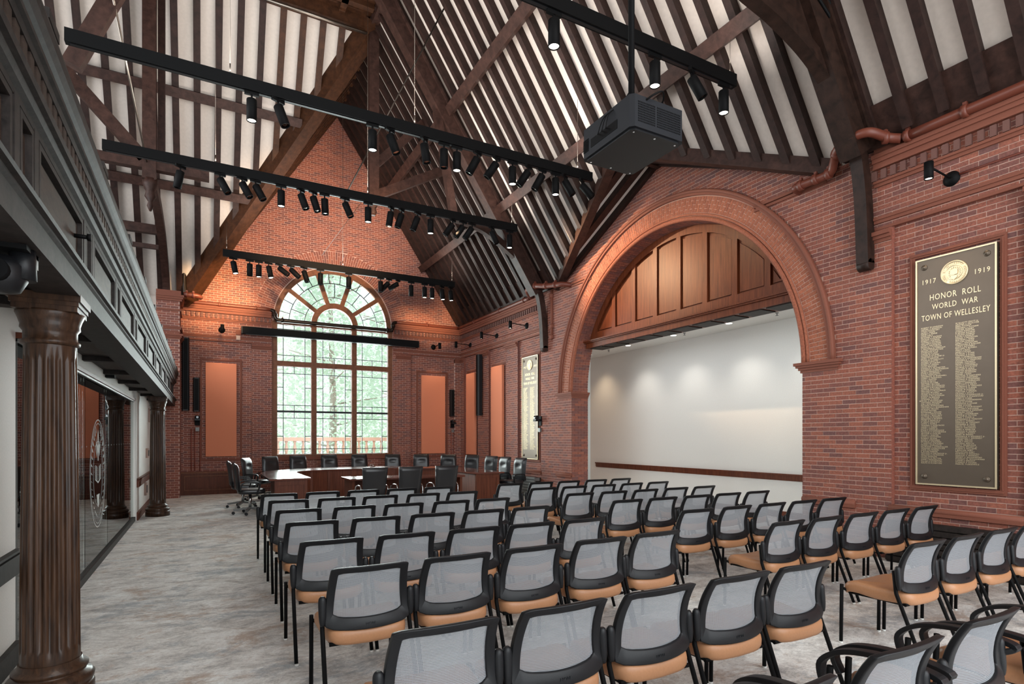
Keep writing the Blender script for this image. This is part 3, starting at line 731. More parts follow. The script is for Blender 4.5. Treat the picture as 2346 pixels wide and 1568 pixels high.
for y in st:
    a, b = y - .055 - APX, y + .055 - APX; pts = [(a, .1), (b, .1), (b, zt(b + APX, 2.8)), (a, zt(a + APX, 2.8))]
    obj('stile', MB().prism(pts, lambda p, q, d: (d, p, q), .004, .07), M['cherry_panel'], ty)
obj('bottom_rail', MB().box(.002, .07, -2.68, 2.68, 0, .2), M['cherry_panel'], ty)
edges = [5.3] + sorted(st) + [10.67]
for y0, y1 in zip(edges, edges[1:]):
    y0 += .085; y1 -= .085; m = 8; top = [(y0 + (y1 - y0) * i / m - APX, min(zt(y0 + (y1 - y0) * i / m, 2.67), 9)) for i in range(m + 1)]
    top = [(a, max(b, .26)) for a, b in top]
    if max(b for a, b in top) < .3: continue
    obj('raised_panel', MB().prism([(y0 - APX, .235), (y1 - APX, .235)] + top[::-1], lambda p, q, d: (d, p, q), .035, .06), M['cherry_panel'], ty)
g = MB(); g.box(-.10, .36, -2.6, 2.6, -.15, -.04); g.box(-.14, .1, -2.62, 2.62, -.04, -.015); g.box(-.17, .1, -2.64, 2.64, -.015, .012)
obj('lintel_beam', g, M['cherry_panel'], ty)
g = MB()
for k in range(10): g.box(-.05, .3, -2.5 + .51 * k, -2.5 + .51 * k + .42, -.165, -.15)
obj('soffit_panels', g, M['oak_dk'], ty)

# ------------------------------------------------------------------ main window
w = empty('window_1', (WX, D, 0), kind='structure')
yf0, yf1 = -.02, .10
g = MB(); g.box(-1.74, -1.60, yf0, yf1, 1.0, 4.82).box(1.60, 1.74, yf0, yf1, 1.0, 4.82)
g.box(-1.74, 1.74, yf0 - .05, yf1, .95, 1.03)
A = [PI * i / 48 for i in range(49)]
h = lambda r, y: [(math.cos(a) * r, y, 4.82 + math.sin(a) * r) for a in A]
g.strip(h(1.56, yf0), h(1.72, yf0), h(1.56, yf1), h(1.72, yf1)); obj('frame', g, M['winwood'], w)
for x in (-.60, .565): obj('mullion', MB().box(x - .075, x + .075, yf0, yf1, 1.03, 4.8), M['winwood'], w)
for z0, z1 in ((3.55, 3.70), (4.74, 4.86)): obj('transom', MB().box(-1.62, 1.62, yf0 - .006, yf1 + .006, z0, z1), M['winwood'], w)
g = MB(); g.strip(h(.52, yf0), h(.68, yf0), h(.52, yf1), h(.68, yf1)); obj('hub_arch', g, M['winwood'], w)
for a in (36, 72, 108, 144):
    a = math.radians(a); c, s = math.cos(a), math.sin(a)
    obj('spoke', MB().beam((c * .66, .04, 4.82 + s * .66), (c * 1.6, .04, 4.82 + s * 1.6), .10, .12, up=(-s, 0, c)), M['winwood'], w)
def bars(lst, nm='lead_came'):
    g = MB()
    for (x0, z0, x1, z1) in lst: g.beam((x0, .05, z0), (x1, .05, z1), .020, .018, up=(0, 1, 0))
    obj(nm, g, M['lead'], w)
LX = [(-1.60, -.675), (-.525, .49), (.64, 1.60)]
for (x0, x1) in LX:
    W_ = x1 - x0; m0, m1, mc = x0 + .18 * W_, x0 + .82 * W_, (x0 + x1) / 2
    def cell(z0, z1, top, bot, sides=None):
        H_ = z1 - z0; L = [(m0, z0, m0, z1), (m1, z0, m1, z1), (x0, z1 - top, x1, z1 - top), (x0, z0 + bot, x1, z0 + bot), (mc, z1 - top, mc, z1), (mc, z0, mc, z0 + bot)]
        if sides:
            for s_ in sides: L += [(x0, s_, m0, s_), (m1, s_, x1, s_)]
        L += [(x0, z0, x1, z0), (x0, z1, x1, z1), (x0, z0, x0, z1), (x1, z0, x1, z1)]
        bars(L); obj('pane', MB().box(x0, x1, .048, .052, z0, z1), M['glass'], w)
    cell(3.70, 4.74, .12, .17); cell(2.28, 3.55, .2, .16, (2.95,)); cell(1.03, 2.24, .17, .15, (1.55,))
    obj('meeting_rail', MB().box(x0, x1, .02, .07, 2.24, 2.285), M['lead'], w)
for k in range(5):
    a0, a1 = math.radians(36 * k), math.radians(36 * k + 36); e = .06
    pt = lambda a, r: (math.cos(a) * r, 4.82 + math.sin(a) * r)
    L = []
    def arcb(r, u0, u1, n=8):
        for i in range(n):
            p, q = pt(u0 + (u1 - u0) * i / n, r), pt(u0 + (u1 - u0) * (i + 1) / n, r); L.append((*p, *q))
    arcb(1.28, a0, a1); arcb(.86, a0, a1)
    am = (a0 + a1) / 2; L.append((*pt(am, .86), *pt(am, 1.28)))
    for a in (a0 + .2, a1 - .2): L.append((*pt(a, 1.28), *pt(a, 1.56)))
    bars(L)
    n = 8; poly = [pt(a0 + (a1 - a0) * i / n, .68) for i in range(n + 1)] + [pt(a1 - (a1 - a0) * i / n, 1.58) for i in range(n + 1)]
    obj('pane', MB().prism(poly, lambda a, b, d: (a, d, b), .048, .052), M['glass'], w)
obj('pane', MB().prism([(math.cos(a) * .54, 4.84 + math.sin(a) * .53) for a in A], lambda a, b, d: (a, d, b), .048, .052), M['glass'], w)
g = MB(); g.box(-1.9, 1.9, -.11, -.04, .87, .96); obj('sill', g, M['terra'], w)
# ------------------------------------------------------------------ outside: balustrade, trees
bal = empty('balustrade', (3.5, 19.3, 0), 'stone balustrade on the terrace outside the big window', 'balustrade')
obj('hand_rail', MB().box(-3.4, 3.4, -.12, .12, 1.40, 1.52), M['stone'], bal); obj('plinth', MB().box(-3.4, 3.4, -.12, .12, .6, .96), M['stone'], bal)
me = MB().lathe([(.05, 0), (.05, .03), (.03, .05), (.055, .14), (.06, .2), (.035, .32), (.03, .38), (.05, .40), (.05, .44)], (0, 0, 0), 10).mesh('baluster'); me.materials.append(M['stone'])
for i in range(26): obj('baluster', me, None, bal, loc=(-3.2 + i * .255, 0, .96))
obj('terrace', MB().box(-3, 10, D + .36, 19.6, -.2, .6), M['stone'], kind='structure')
def tree(x, y, h, r, label, mat, cone=False, seed=1, dens=1):
    random.seed(seed); t = empty('tree', (x, y, -3), label, 'tree', 'trees outside the window')
    g = MB(); g.tube([(0, 0, 0), (.1, 0, h * .4), (-.1, .1, h * .95)], [.22, .17, .05], 8)
    for k in range(10):
        z = h * (.2 + .07 * k); a = random.uniform(0, 6.28); L = r * random.uniform(.5, .9); g.tube([(0, 0, z), (math.cos(a) * L, math.sin(a) * L, z + .4)], [.06, .015], 5)
    obj('trunk', g, M['bark'], t); f = MB()
    for k in range(int(7000 * dens)):
        z = random.uniform(.12, 1) * h
        R = r * ((1.02 - z / h) ** .6 if cone else math.sin(PI * min(1, (z / h) * .85 + .12)) ** .6)
        cl = random.uniform(0, 6.28) ; rr = R * random.uniform(.15, 1) ** .5
        c = Vector((math.cos(cl) * rr, math.sin(cl) * rr, z)) ; s = random.uniform(.05, .15)
        u = Vector((random.gauss(0, 1), random.gauss(0, 1), random.gauss(0, .5))).normalized(); v = u.cross(Vector((random.gauss(0, 1), random.gauss(0, 1), random.gauss(0, 1)))).normalized()
        f.add([c - u * s, c + v * s * .6, c + u * s, c - v * s * .6], [(0, 1, 2, 3)])
    obj('foliage', f, mat, t, kind='stuff')
tree(1.2, 27, 13, 2.8, 'slender pale tree seen through the left window light', M['leaf2'], False, 3, .8)
tree(5.6, 29, 15, 3.4, 'tall pine seen through the middle window light', M['leaf'], True, 4, 1.5)
tree(9.6, 30, 15, 3.6, 'broad pine seen through the right window light', M['leaf'], True, 5, 1.5)
tree(3.0, 40, 15, 5, 'distant leafy tree between the pines', M['leaf2'], False, 6, 1.4)
tree(-1.0, 38, 14, 4, 'distant leafy tree at the left of the window', M['leaf2'], False, 8, 1)
tree(13, 42, 16, 5.5, 'distant leafy tree at the right of the window', M['leaf2'], False, 9, 1.4)
random.seed(11)

# ------------------------------------------------------------------ radiator covers and wainscot
def cover(x0, x1, lab):
    t = empty('radiator_cover', ((x0 + x1) / 2, D, 0), lab, 'radiator cover', 'wooden radiator covers under the window wall')
    w2 = (x1 - x0) / 2
    obj('body', MB().box(-w2, w2, -.30, -.06, .02, .57), M['cherry'], t)
    obj('top_board', MB().box(-w2 - .02, w2 + .02, -.33, -.0, .57, .60), M['winwood'], t)
    g = MB()
    for a, b, c, d in ((-w2 + .08, w2 - .08, .49, .51), (-w2 + .08, w2 - .08, .12, .14), (-w2 + .08, -w2 + .1, .14, .49), (w2 - .1, w2 - .08, .14, .49)): g.box(a, b, -.325, -.29, c, d)
    obj('panel_trim', g, M['winwood'], t); obj('panel', MB().box(-w2 + .14, w2 - .14, -.31, -.29, .18, .45), M['cherry'], t); obj('plinth', MB().box(-w2, w2, -.315, -.05, 0, .06), M['cherry'], t)
cover(-.50, 1.0, 'cherry panelled radiator cover at the left end of the window wall')
cover(1.72, 5.2, 'long cherry radiator cover below the big window')
cover(5.85, 7.2, 'cherry radiator cover in the right corner of the window wall')
def slat_cover(y0, y1, lab, mat):
    t = empty('slatted_radiator', (XR, (y0 + y1) / 2, 0), lab, 'radiator cover'); w2 = (y1 - y0) / 2
    obj('case', MB().box(-.16, .05, -w2, w2, 0, .5), M['oak_dk'], t)
    for k in range(7): obj('slat', MB().box(-.185, -.15, -w2, w2, .02 + .072 * k, .078 + .072 * k), mat, t)
    obj('bracket', MB().box(-.2, -.05, -w2 - .02, -w2, .42, .5), M['grey'], t)
slat_cover(12.22, 13.42, 'grey slatted radiator cover below the far bronze plaque', M['grey'])
slat_cover(2.5, 3.9, 'dark slatted radiator cover below the close bronze plaque', M['oak_dk'])

# ------------------------------------------------------------------ acoustic panels
def apanel(side, u0, u1, z0, z1, lab):
    g = MB(); hu, hz = (u1 - u0) / 2, (z1 - z0) / 2
    if side == 'y': loc = ((u0 + u1) / 2, D - .05, (z0 + z1) / 2); g.box(-hu, hu, -.04, .03, -hz, hz)
    else: loc = (XR + .0, (u0 + u1) / 2, (z0 + z1) / 2); g.box(-.05, .03, -hu, hu, -hz, hz)
    o = obj('acoustic_panel', g, M['panel'], None, loc); smoothed(o, 0, .008)
    o['label'] = lab; o['category'] = 'panel'; o['group'] = 'orange acoustic panels'
apanel('y', .07, .82, 1.0, 3.53, 'orange acoustic panel left of the big window')
apanel('y', 6.13, 6.94, 1.0, 3.50, 'orange acoustic panel right of the big window')
apanel('x', 16.10, 16.75, .98, 3.55, 'narrow orange acoustic panel on the right wall, nearer the corner')
apanel('x', 14.25, 14.96, .96, 3.58, 'orange acoustic panel on the right wall beside the tall black speaker')

# ------------------------------------------------------------------ bronze plaques
LEFT = """ROBERT W JOHNSON|SAMUEL H JOHNSON|STEVE KAUVETSKY|JAMES L KEEFE|HENRY C KEENE|JOHN KIELY|EDWARD T KILMAIN|GEORGE H KILMAIN|ROBERT J KILMAIN|THOMAS J KILMAIN|WILLIAM P KILMAIN|JOHN T KINGSBURY|FRANCIS T R KINLIN|T ARCHIBALD KIRKHAM|EDGAR J KNOWLTON|ATHERTON KYLE|CHARLES P LAKE|ROGER M LELAND|SANFORD D LELAND Jr.|JAMES T LENNON|CHARLES H LINSCOTT|ALFRED LIZOTTE|ROBERT M LORING|ELDEN M LORING|LOUIS MACCINI|DONALD C MacFADYEN|RODERICK H MACKINNON|JAMES J MANNING Jr.|JOHN E MANNING|RALPH MARCHETTI|FREDERICK W MARSHALL|HARRY H MARSHALL|IVAN L MARTIN|JOHN M MAYO|GEORGE McCABE|WILLIAM J McCABE|WILLIAM J McCONNON|ROBERT E McCRACKEN|ARTHUR McDANIEL|WILLIAM F J McDONALD|WILLIAM McLAREY|FRANK McLAUGHLIN|JOSEPH E McLAUGHLIN|ANNA J McMAHAN|EDWARD G MEAD|PETER A MICKKELIAN|ANTONIO MOGENIE|JOB J MONAGHAN|PROSPER MONAGHAN|VERONICA J L MONAGHAN|EDWARD MOORE|JOSEPH MOORE|RAYMOND J MOORE|ALLAN P MOULTON|PATRICK J MULCAHY|ALCTOR O MUNSELL|BENJAMIN P MURPHY|LOUIS G NEVILLE Jr.|E LEROY NICHOLS|LEWIS C NOBLE|THOMAS C NORCROSS|HENRY E OAKES|JOHN J OAKES Jr.|JOHN P O'DONOGHUE|PATRICK V O'DONOHUE|ARTHUR H OGILVIE|FRANK L OGILVIE|JOHN H OLKOWSKI|ROBERT OLSON|JOHN E O'ROURKE|PATRICK O'ROURKE|T HAROLD O'ROURKE|FRANK J OUELLETTE|ELLWOOD L OVERHOLSER|WINFRED OVERHOLSER|GENE PALTRINERI|E ALLEN PARKER|WILLIAM H PARTRIDGE Jr.|WILLIAM C PATERSON|PETER PEDRONI|HORACE O PELTON|JOHN J PENDERGAST|ALLAN H PLYMPTON|RALPH M PLYMPTON"""
RIGHT = """W ELLIOTT PRATT Jr.|GROVER C PROCTOR|EBEN PUTNAM|FREDERIC L PUTNAM|THAYER QUINBY|JOSEPH RAMPONI|A ERWIN RANKIN|J WILKES RANKIN|RALPH S RANKIN|DANIEL F REARDON|BERTRAM L RHEA|FULTON RINDGE|JAMES L ROCHFORD|THEODORE B ROLLINS|JOHN L ROTHERY|WILLIAM T RUSSELL|PERCY J RUST|JAMES F RYAN|PATRICK T RYAN|THOMAS A RYAN|EARL E SANBORN|ORVILLE P SANDERSON|FREDERICK L SANFORD|DANIEL SARGENT|HENRY J SARGENT|OTHO L SCHOFIELD|GEORGE B P SCOTT|WILLIAM A SEALE|MARTIN SEVERSON|SIGURD SEVERSON|DANIEL J SHEA|PERCIVAL D SHEPHERD|PRENTISS SHEPHERD|THOMAS D SHEPHERD|BERNARD J SHERIDAN|JAMES E SHERIDAN|WALCOTT E SIBLEY|LAURENCE W SIMONDS|THOMAS H SLAMIN|FRANK M SLEEPER|CHESTER C SPRING|LELAND L STACY|EDWARD STANWOOD Jr.|FREDERIC A STANWOOD|JAMES D STARR|RICHARD STEPHENSON|JOHN H STONE|KENNETH G STONE|ELMER STOVER|ROBERT S STURTEVANT|WILLIAM F SULLIVAN|ALEXANDER R SWEENEY|A RALPH TAILBY|FRANK J THORBURN|ARTHUR D TILTON|LEWIS T TODD Jr.|LAWRENCE D TORDOFF|RALPH C TORREY|HAROLD W TREFFREY|LEONARD B TRIPP|RALPH W TUCKER|EMILIO VINCENZO|JAMES A WEBSTER|HAROLD M WEEKS|HERBERT J WEEKS|JAMES W WEEKS|FREDERICK R WEGERDT Jr.|THEODORE L WEGERDT|DANIEL WELCH|JOHN F WELCH|THOMAS WELCH|PERCY WHEELOCK|THOMAS WILDEY Jr.|JOSEPH E WILLIAMS|J BENTON WIRT|WILLISTON WIRT|EDWARD H WISWALL|HAROLD C WISWALL|SIDNEY C WOODWARD|STANLEY W WOODWARD|LORNE E WRIGHT|STANLEY P YOUNG|MARCEL YUSKIEWICZ"""
# plaque local frame: x -> along the wall (towards the viewer's right = -Y), y -> up, z -> out of the wall (-X)
PM = Matrix(((0, 0, -1, 0), (-1, 0, 0, 0), (0, 1, 0, 0), (0, 0, 0, 1)))
def plaque(yc, wd, z0, z1, lab):
    t = empty('bronze_plaque', (XR + .012, yc, z0), lab, 'plaque', 'bronze honour roll plaques'); H_ = z1 - z0; h2 = wd / 2
    def put(name, me, mat, x, y, z=0):
        me.transform(PM @ Matrix.Translation((x, y, z))); return obj(name, me, mat, t)
    obj('plate', MB().box(-.012, .03, -h2, h2, 0, H_), M['bronze'], t)
    g = MB()
    for a, b, c, d in ((-h2, h2, 0, .016), (-h2, h2, H_ - .016, H_), (-h2, -h2 + .016, .016, H_ - .016), (h2 - .016, h2, .016, H_ - .016)): g.box(-.024, .0, a, b, c, d)
    obj('edge_moulding', g, M['brass'], t)
    for a in (-1, 1):
        for zz in (.1, H_ - .1):
            obj('rosette', MB().lathe([(.034, 0), (.03, .012), (.02, .008), (.016, .022), (.006, .026)], (0, 0, 0), 12, M=PM.to_3x3().to_4x4()), M['bronze'], t, loc=(-.012, a * (h2 - .09), zz))
    sz = H_ - .23; R = .135
    g = MB().lathe([(R, 0), (R, .012), (R - .006, .018), (R - .016, .012), (R - .022, .006)], (0, 0, 0), 36, M=PM); g.v = [(a - .012, b, c + sz) for a, b, c in g.v]
    seal = obj('seal_medallion', g, M['brass'], t)
    g = MB().lathe([(.075, 0.004), (.078, .014), (.082, .014), (.084, .004)], (0, 0, 0), 32, M=PM)
    for s in (-1, 1):
        g2 = [(0.0, -.03), (s * .036, -.022), (s * .036, .03), (0, .022)]
        n0 = len(g.v); g.prism(g2, lambda a, b, d: tuple(PM @ Vector((a, b, d))), .004, .018)
        for k in range(9):
            a = math.radians(100 + 20 * k) if s < 0 else math.radians(80 - 20 * k)
            c = Vector((math.cos(a) * .055, math.sin(a) * .055, 0)); q = Vector((math.cos(a + s * .5), math.sin(a + s * .5), 0)); r_ = Vector((-q.y, q.x, 0))
            P = [c + q * .014, c + r_ * .006, c - q * .012, c - r_ * .006]
            g.add([tuple(PM @ (p + Vector((0, 0, zz)))) for zz in (.004, .014) for p in P], [(0, 1, 2, 3), (4, 5, 6, 7), (0, 1, 5, 4), (1, 2, 6, 5), (2, 3, 7, 6), (3, 0, 4, 7)])
    g.prism([(-.03, -.035), (.03, -.035), (.03, -.06), (0, -.085), (-.03, -.06)], lambda a, b, d: tuple(PM @ Vector((a, b, d))), .004, .016)
    g.v = [(a - .012, b, c + sz) for a, b, c in g.v]
    o = obj('seal_relief', g, M['brass'], seal)
    ring = MB(); word = 'TOWN OF WELLESLEY MASSACHUSETTS '
    gl = {}
    for i, ch in enumerate(word):
        if ch == ' ': continue
        a = PI * 1.25 - 2 * PI * i / len(word)
        me = text_mesh(ch, .024, .002); me.transform(PM @ Matrix.Translation((math.cos(a) * .095, math.sin(a) * .095, .014)) @ Matrix.Rotation(a - PI / 2, 4, 'Z') )
        ring.add([(v.co.x - .012, v.co.y, v.co.z + sz) for v in me.vertices], [tuple(p.vertices) for p in me.polygons]); bpy.data.meshes.remove(me)
    obj('seal_lettering', ring, M['brass'], seal, kind='stuff')
    zt_ = .0125
    for s_, x in (('1917', -.265), ('1919', .265)): put('year', text_mesh(s_, .078, .003, spacing=1.2, xs=.85), M['brass'], x * .98, H_ - .30, zt_)
    for s_, y, sz_ in (('HONOR  ROLL', H_ - .50, .098), ('WORLD  WAR', H_ - .61, .090), ('TOWN OF WELLESLEY', H_ - .73, .094)):
        put('heading', text_mesh(s_, sz_, .003, spacing=1.12, xs=.64 if s_.startswith('TOWN') else .70), M['brass'], 0, y, zt_)
    for s_, x in ((LEFT, -h2 + .055), (RIGHT, .01)):
        L = s_.split('|'); top = H_ - .80; step = (top - .25) / len(L)
        me = text_mesh('\n'.join(L), .0205, .0012, 'LEFT', spacing=1.14, line=step / .0205, xs=1.0)
        put('name_column', me, M['brass'], x, top - .02, zt_)
    put('star', text_mesh('*', .04, .002), M['brass'], -h2 + .045, (H_ - .80) - .555 * (H_ - 1.05), zt_)
plaque(3.255, .79, .95, 3.61, 'tall bronze honour roll plaque close by on the right wall, beneath the wall lamp')
plaque(12.77, .80, .95, 3.63, 'bronze honour roll plaque on the far side of the brick arch')

# ------------------------------------------------------------------ wall lamps
def wlamp(base, n, arm, lab, lit=True):
    base = Vector(base); n = Vector(n); t = empty('wall_lamp', base, lab, 'wall lamp', 'black arm wall lamps')
    u = Vector((0, 0, 1)); R_ = n.to_track_quat('Z', 'Y').to_matrix().to_4x4()
    obj('base_plate', MB().lathe([(.085, 0), (.085, .012), (.06, .03), (.05, .045), (.012, .05)], (0, 0, 0), 20, M=R_), M['black'], t)
    e = n * arm + u * .03
    obj('arm', MB().tube([n * .03, e], .011, 8), M['black'], t)
    obj('lamp_housing', MB().lathe([(.03, .05), (.045, .045), (.045, -.14), (.038, -.142), (.036, -.12)], e, 16), M['black'], t)
    obj('lamp_face', MB().lathe([(.003, -.13), (.036, -.13)], e, 16), M['lamp_on'], t)
    if lit: spot('wall_lamp_beam', base + e + Vector((0, 0, -.15)), base + e + Vector((0, 0, -3)) - n * .35, 28, 75, .7, (1, .78, .52), .03)
for y, lab in ((3.28, 'black arm wall lamp above the close bronze plaque'), (12.92, 'black arm wall lamp nearest the arch on its far side'),
               (14.65, 'black arm wall lamp, middle of the three past the arch'), (16.5, 'black arm wall lamp on the right wall next to the corner')):
    wlamp((XR, y, 4.45), (-1, 0, 0), .5, lab)
wlamp((6.54, D - .055, 4.43), (.1, -1, 0), .45, 'black arm wall lamp on the window wall, right of the window')
wlamp((.46, D - .055, 4.43), (0, -1, 0), .45, 'black arm wall lamp on the window wall, left of the window')
for (p, q) in (((XR - .012, 3.2, 4.47), (XR - .012, -2, 4.47)), ((XR - .012, 17.2, 4.38), (XR - .012, 13.0, 4.38))):
    o = obj('conduit', MB().tube([Vector(p) - Vector(p), Vector(q) - Vector(p)], .012, 6), M['conduit'], None, p); o['label'] = 'thin red painted conduit running along the frieze ' + ('near the camera' if p[1] < 5 else 'past the arch'); o['category'] = 'conduit'

# ------------------------------------------------------------------ sprinkler pipes
def pipe(pts, r, mat, lab, cols=()):
    t = empty('sprinkler_pipe', pts[0], lab, 'pipe'); o = Vector(pts[0])
    obj('pipe', MB().tube([Vector(p) - o for p in spline(pts, 5)] if len(pts) > 2 else [Vector(p) - o for p in pts], r, 12), mat, t)
    for (c, d) in cols:
        c = Vector(c) - o; R_ = Vector(d).to_track_quat('Z', 'Y').to_matrix().to_4x4()
        obj('coupling', MB().lathe([(r, -.03), (r * 1.3, -.028), (r * 1.3, .028), (r, .03)], c, 14, M=R_).box(c.x - .02, c.x + .02, c.y - .02, c.y + .02, c.z + r * 1.2, c.z + r * 1.75), mat, t)
    return t
pr = .055
pipe([(XR - .12, y, 5.1) for y in (-3, 1, 3.72)], pr, M['red_pipe'], 'red painted sprinkler pipe running above the cornice near the camera', [((XR - .12, y, 5.1), (0, 1, 0)) for y in (1.2, 3.1, 3.68)])
pipe([(XR - .12, 3.75, 5.1), (XR - .2, 3.86, 5.14), (XR - .42, 3.95, 5.19), (XR - .46, 4.12, 5.2), (XR - .42, 4.34, 5.17), (XR - .25, 4.5, 5.1), (XR - .17, 4.62, 5.02), (XR - .17, 5.0, 5.02), (XR - .15, 5.12, 5.02), (XR + .05, 5.16, 5.02)], pr, M['red_pipe'],
     'red sprinkler pipe with elbows looping round the near roof truss', [((XR - .22, 3.88, 5.14), (-1, 1, 0)), ((XR - .46, 4.12, 5.2), (0, 1, 0)), ((XR - .35, 4.4, 5.15), (1, 1, -.3)), ((XR - .17, 4.62, 5.02), (0, 1, 0)), ((XR - .17, 4.8, 5.02), (0, 1, 0)), ((XR - .17, 5.02, 5.02), (0, 1, 0))])
pipe([(XR - .1, y, 5.1) for y in (17.2, 14, 12.6)], .05, M['red_pipe'], 'red painted sprinkler pipe above the cornice past the arch', [((XR - .1, y, 5.1), (0, 1, 0)) for y in (16, 14.3, 12.9)])
pipe([(XR - .12, 12.5, 5.1), (XR - .3, 12.35, 5.15), (XR - .42, 12.15, 5.18), (XR - .42, 11.8, 5.18), (XR - .34, 11.5, 5.12), (XR - .26, 11.2, 5.08), (XR - .2, 10.95, 5.05), (XR + .05, 10.85, 5.03)], .06, M['red_pipe'],
     'red sprinkler pipe with elbows looping round the far roof truss', [((XR - .42, 12.1, 5.18), (0, 1, 0)), ((XR - .42, 11.8, 5.18), (0, 1, 0)), ((XR - .33, 11.45, 5.12), (0, 1, 0)), ((XR - .26, 11.15, 5.08), (0, 1, 0))])
pipe([(-.3, D - .12, 5.1), (.7, D - .12, 5.1), (1.66, D - .12, 5.1)], .05, M['red_pipe'], 'red sprinkler pipe above the cornice left of the window', [((.4, D - .12, 5.1), (1, 0, 0)), ((1.3, D - .12, 5.1), (1, 0, 0))])
pipe([(5.3, D - .12, 5.1), (6.4, D - .12, 5.1), (7.4, D - .12, 5.1)], .05, M['red_pipe'], 'red sprinkler pipe above the cornice right of the window', [((6.3, D - .12, 5.1), (1, 0, 0))])
pipe([(1.68, D - .12, 5.09), (1.76, D - .14, 5.06), (1.78, D - .16, 4.95), (1.84, D - .18, 4.83), (1.95, D - .18, 4.82), (3.4, D - .18, 4.82), (5.0, D - .18, 4.82), (5.13, D - .18, 4.84), (5.18, D - .16, 4.95), (5.2, D - .14, 5.05), (5.28, D - .12, 5.09)], .055, M['black_pipe'],
     'dark bronze pipe crossing in front of the fanlight', [((1.98, D - .18, 4.82), (1, 0, 0)), ((4.98, D - .18, 4.82), (1, 0, 0)), ((1.78, D - .16, 4.97), (0, 0, 1)), ((5.18, D - .16, 4.97), (0, 0, 1))])
pipe([(-.05, 16.2, 9.3), (-.4, 16.95, 6.2), (-.4, 17.0, 5.2)], .06, M['black_pipe'], 'black downpipe beside the curved brace at the upper left')
pipe([(-.42, 16.5, 5.12), (-.1, 16.55, 5.12), (-.05, 16.7, 5.12)], .06, M['red_pipe'], 'short red pipe with couplings on the left brick pier', [((-.35, 16.5, 5.12), (1, 0, 0)), ((-.2, 16.52, 5.12), (1, 0, 0))])
# colonnettes by the trusses
for y in (11.68,):
    t = empty('brick_colonnette', (XR, y, 3.6), 'slim terracotta colonnette beside the ' + ('far' if y > 5 else 'near') + ' truss bracket', 'colonnette', 'terracotta colonnettes')
    obj('shaft', MB().lathe([(.04, .3), (.04, 1.5)], (-.02, 0, 0), 14), M['terra'], t)
    for z in (.36, .62, 1.36): obj('ring', MB().lathe([(.04, -.05), (.065, -.035), (.05, -.0), (.075, .03), (.04, .05)], (-.02, 0, z), 14), M['terra'], t)

# ------------------------------------------------------------------ projection screen housing, speakers, cameras
t = empty('projection_screen', (3.46, D - .2, 4.45), 'long black roller housing of a projection screen across the window', 'projector screen')
obj('housing', MB().prism([(-.09, -.1), (.07, -.1), (.1, -.07), (.1, .1), (-.09, .1)], lambda a, b, d: (d, a, b), -2.5, 2.5), M['black'], t)
obj('slot', MB().box(-2.42, 2.42, -.02, .0, -.108, -.1), M['grey'], t)
for x in (-2.53, 2.5): obj('end_cap', MB().box(x, x + .03, -.08, .09, -.1, .1), M['black_pl'], t)
def speaker(c, hw, h, n, lab):
    t = empty('column_speaker', c, lab, 'speaker', 'slim black column speakers'); n = Vector(n); s = n.cross(Vector((0, 0, 1)))
    P = [(-hw, 0), (-hw, hw * 1.3), (-hw * .7, hw * 1.9), (hw * .7, hw * 1.9), (hw, hw * 1.3), (hw, 0)]
    fn = lambda a, b, d: tuple(s * a + n * (b + .05) + Vector((0, 0, d)))
    obj('cabinet', MB().prism(P, fn, 0, h), M['black_pl'], t)
    obj('grille', MB().prism([(-hw * .62, hw * 1.9), (hw * .62, hw * 1.9), (hw * .62, hw * 1.96), (-hw * .62, hw * 1.96)], fn, .03, h - .03), M['black'], t)
    for z in (.05, h - .07): obj('bracket', MB().prism([(-.02, -.05), (.02, -.05), (.02, .01), (-.02, .01)], fn, z, z + .04), M['black'], t)
speaker((-.39, D, 2.22), .085, 1.92, (0, -1, 0), 'tall black column speaker at the left end of the window wall')
speaker((-.14, D, 2.2), .075, .90, (0, -1, 0), 'short black column speaker left of the left orange panel')
speaker((7.17, D, 2.2), .07, .88, (0, -1, 0), 'short black column speaker right of the right orange panel')
speaker((XR, 15.62, 2.18), .075, 1.85, (-1, 0, 0), 'tall black column speaker between two orange panels on the right wall')
def ptz(c, n, lab, sc=1.0):
    t = empty('wall_camera', c, lab, 'camera', 'black pan tilt cameras'); n = Vector(n); R_ = n.to_track_quat('Z', 'Y').to_matrix()
    def tr(mb): mb.v = [tuple(R_ @ (Vector(v) * sc)) for v in mb.v]; return mb
    obj('wall_plate', tr(MB().box(-.06, .06, -.14, .10, 0, .02)), M['black'], t)
    obj('shelf', tr(MB().box(-.07, .07, -.03, -.015, .02, .19)), M['black'], t)
    obj('base', tr(MB().box(-.065, .065, -.015, .03, .05, .18)), M['black_pl'], t)
    obj('head', tr(MB().tube([(-.05, .07, .115), (.05, .07, .115)], .045, 14)), M['black_pl'], t)
    obj('lens', tr(MB().tube([(0, .07, .14), (0, .07, .185)], .03, 12)), M['glass_wall'], t)
    obj('junction_box', tr(MB().box(-.045, .045, -.3, -.2, 0, .05)), M['grey'], t)
ptz((-.12, D - .05, 1.98), (0, -1, 0), 'small black camera on a shelf below the short left speaker')
ptz((7.2, D - .05, 1.98), (0, -1, 0), 'small black camera on a shelf below the short right speaker')
ptz((XR - .01, 12.22, 1.95), (-1, 0, 0), 'small black camera on a shelf at the edge of the far bronze plaque')
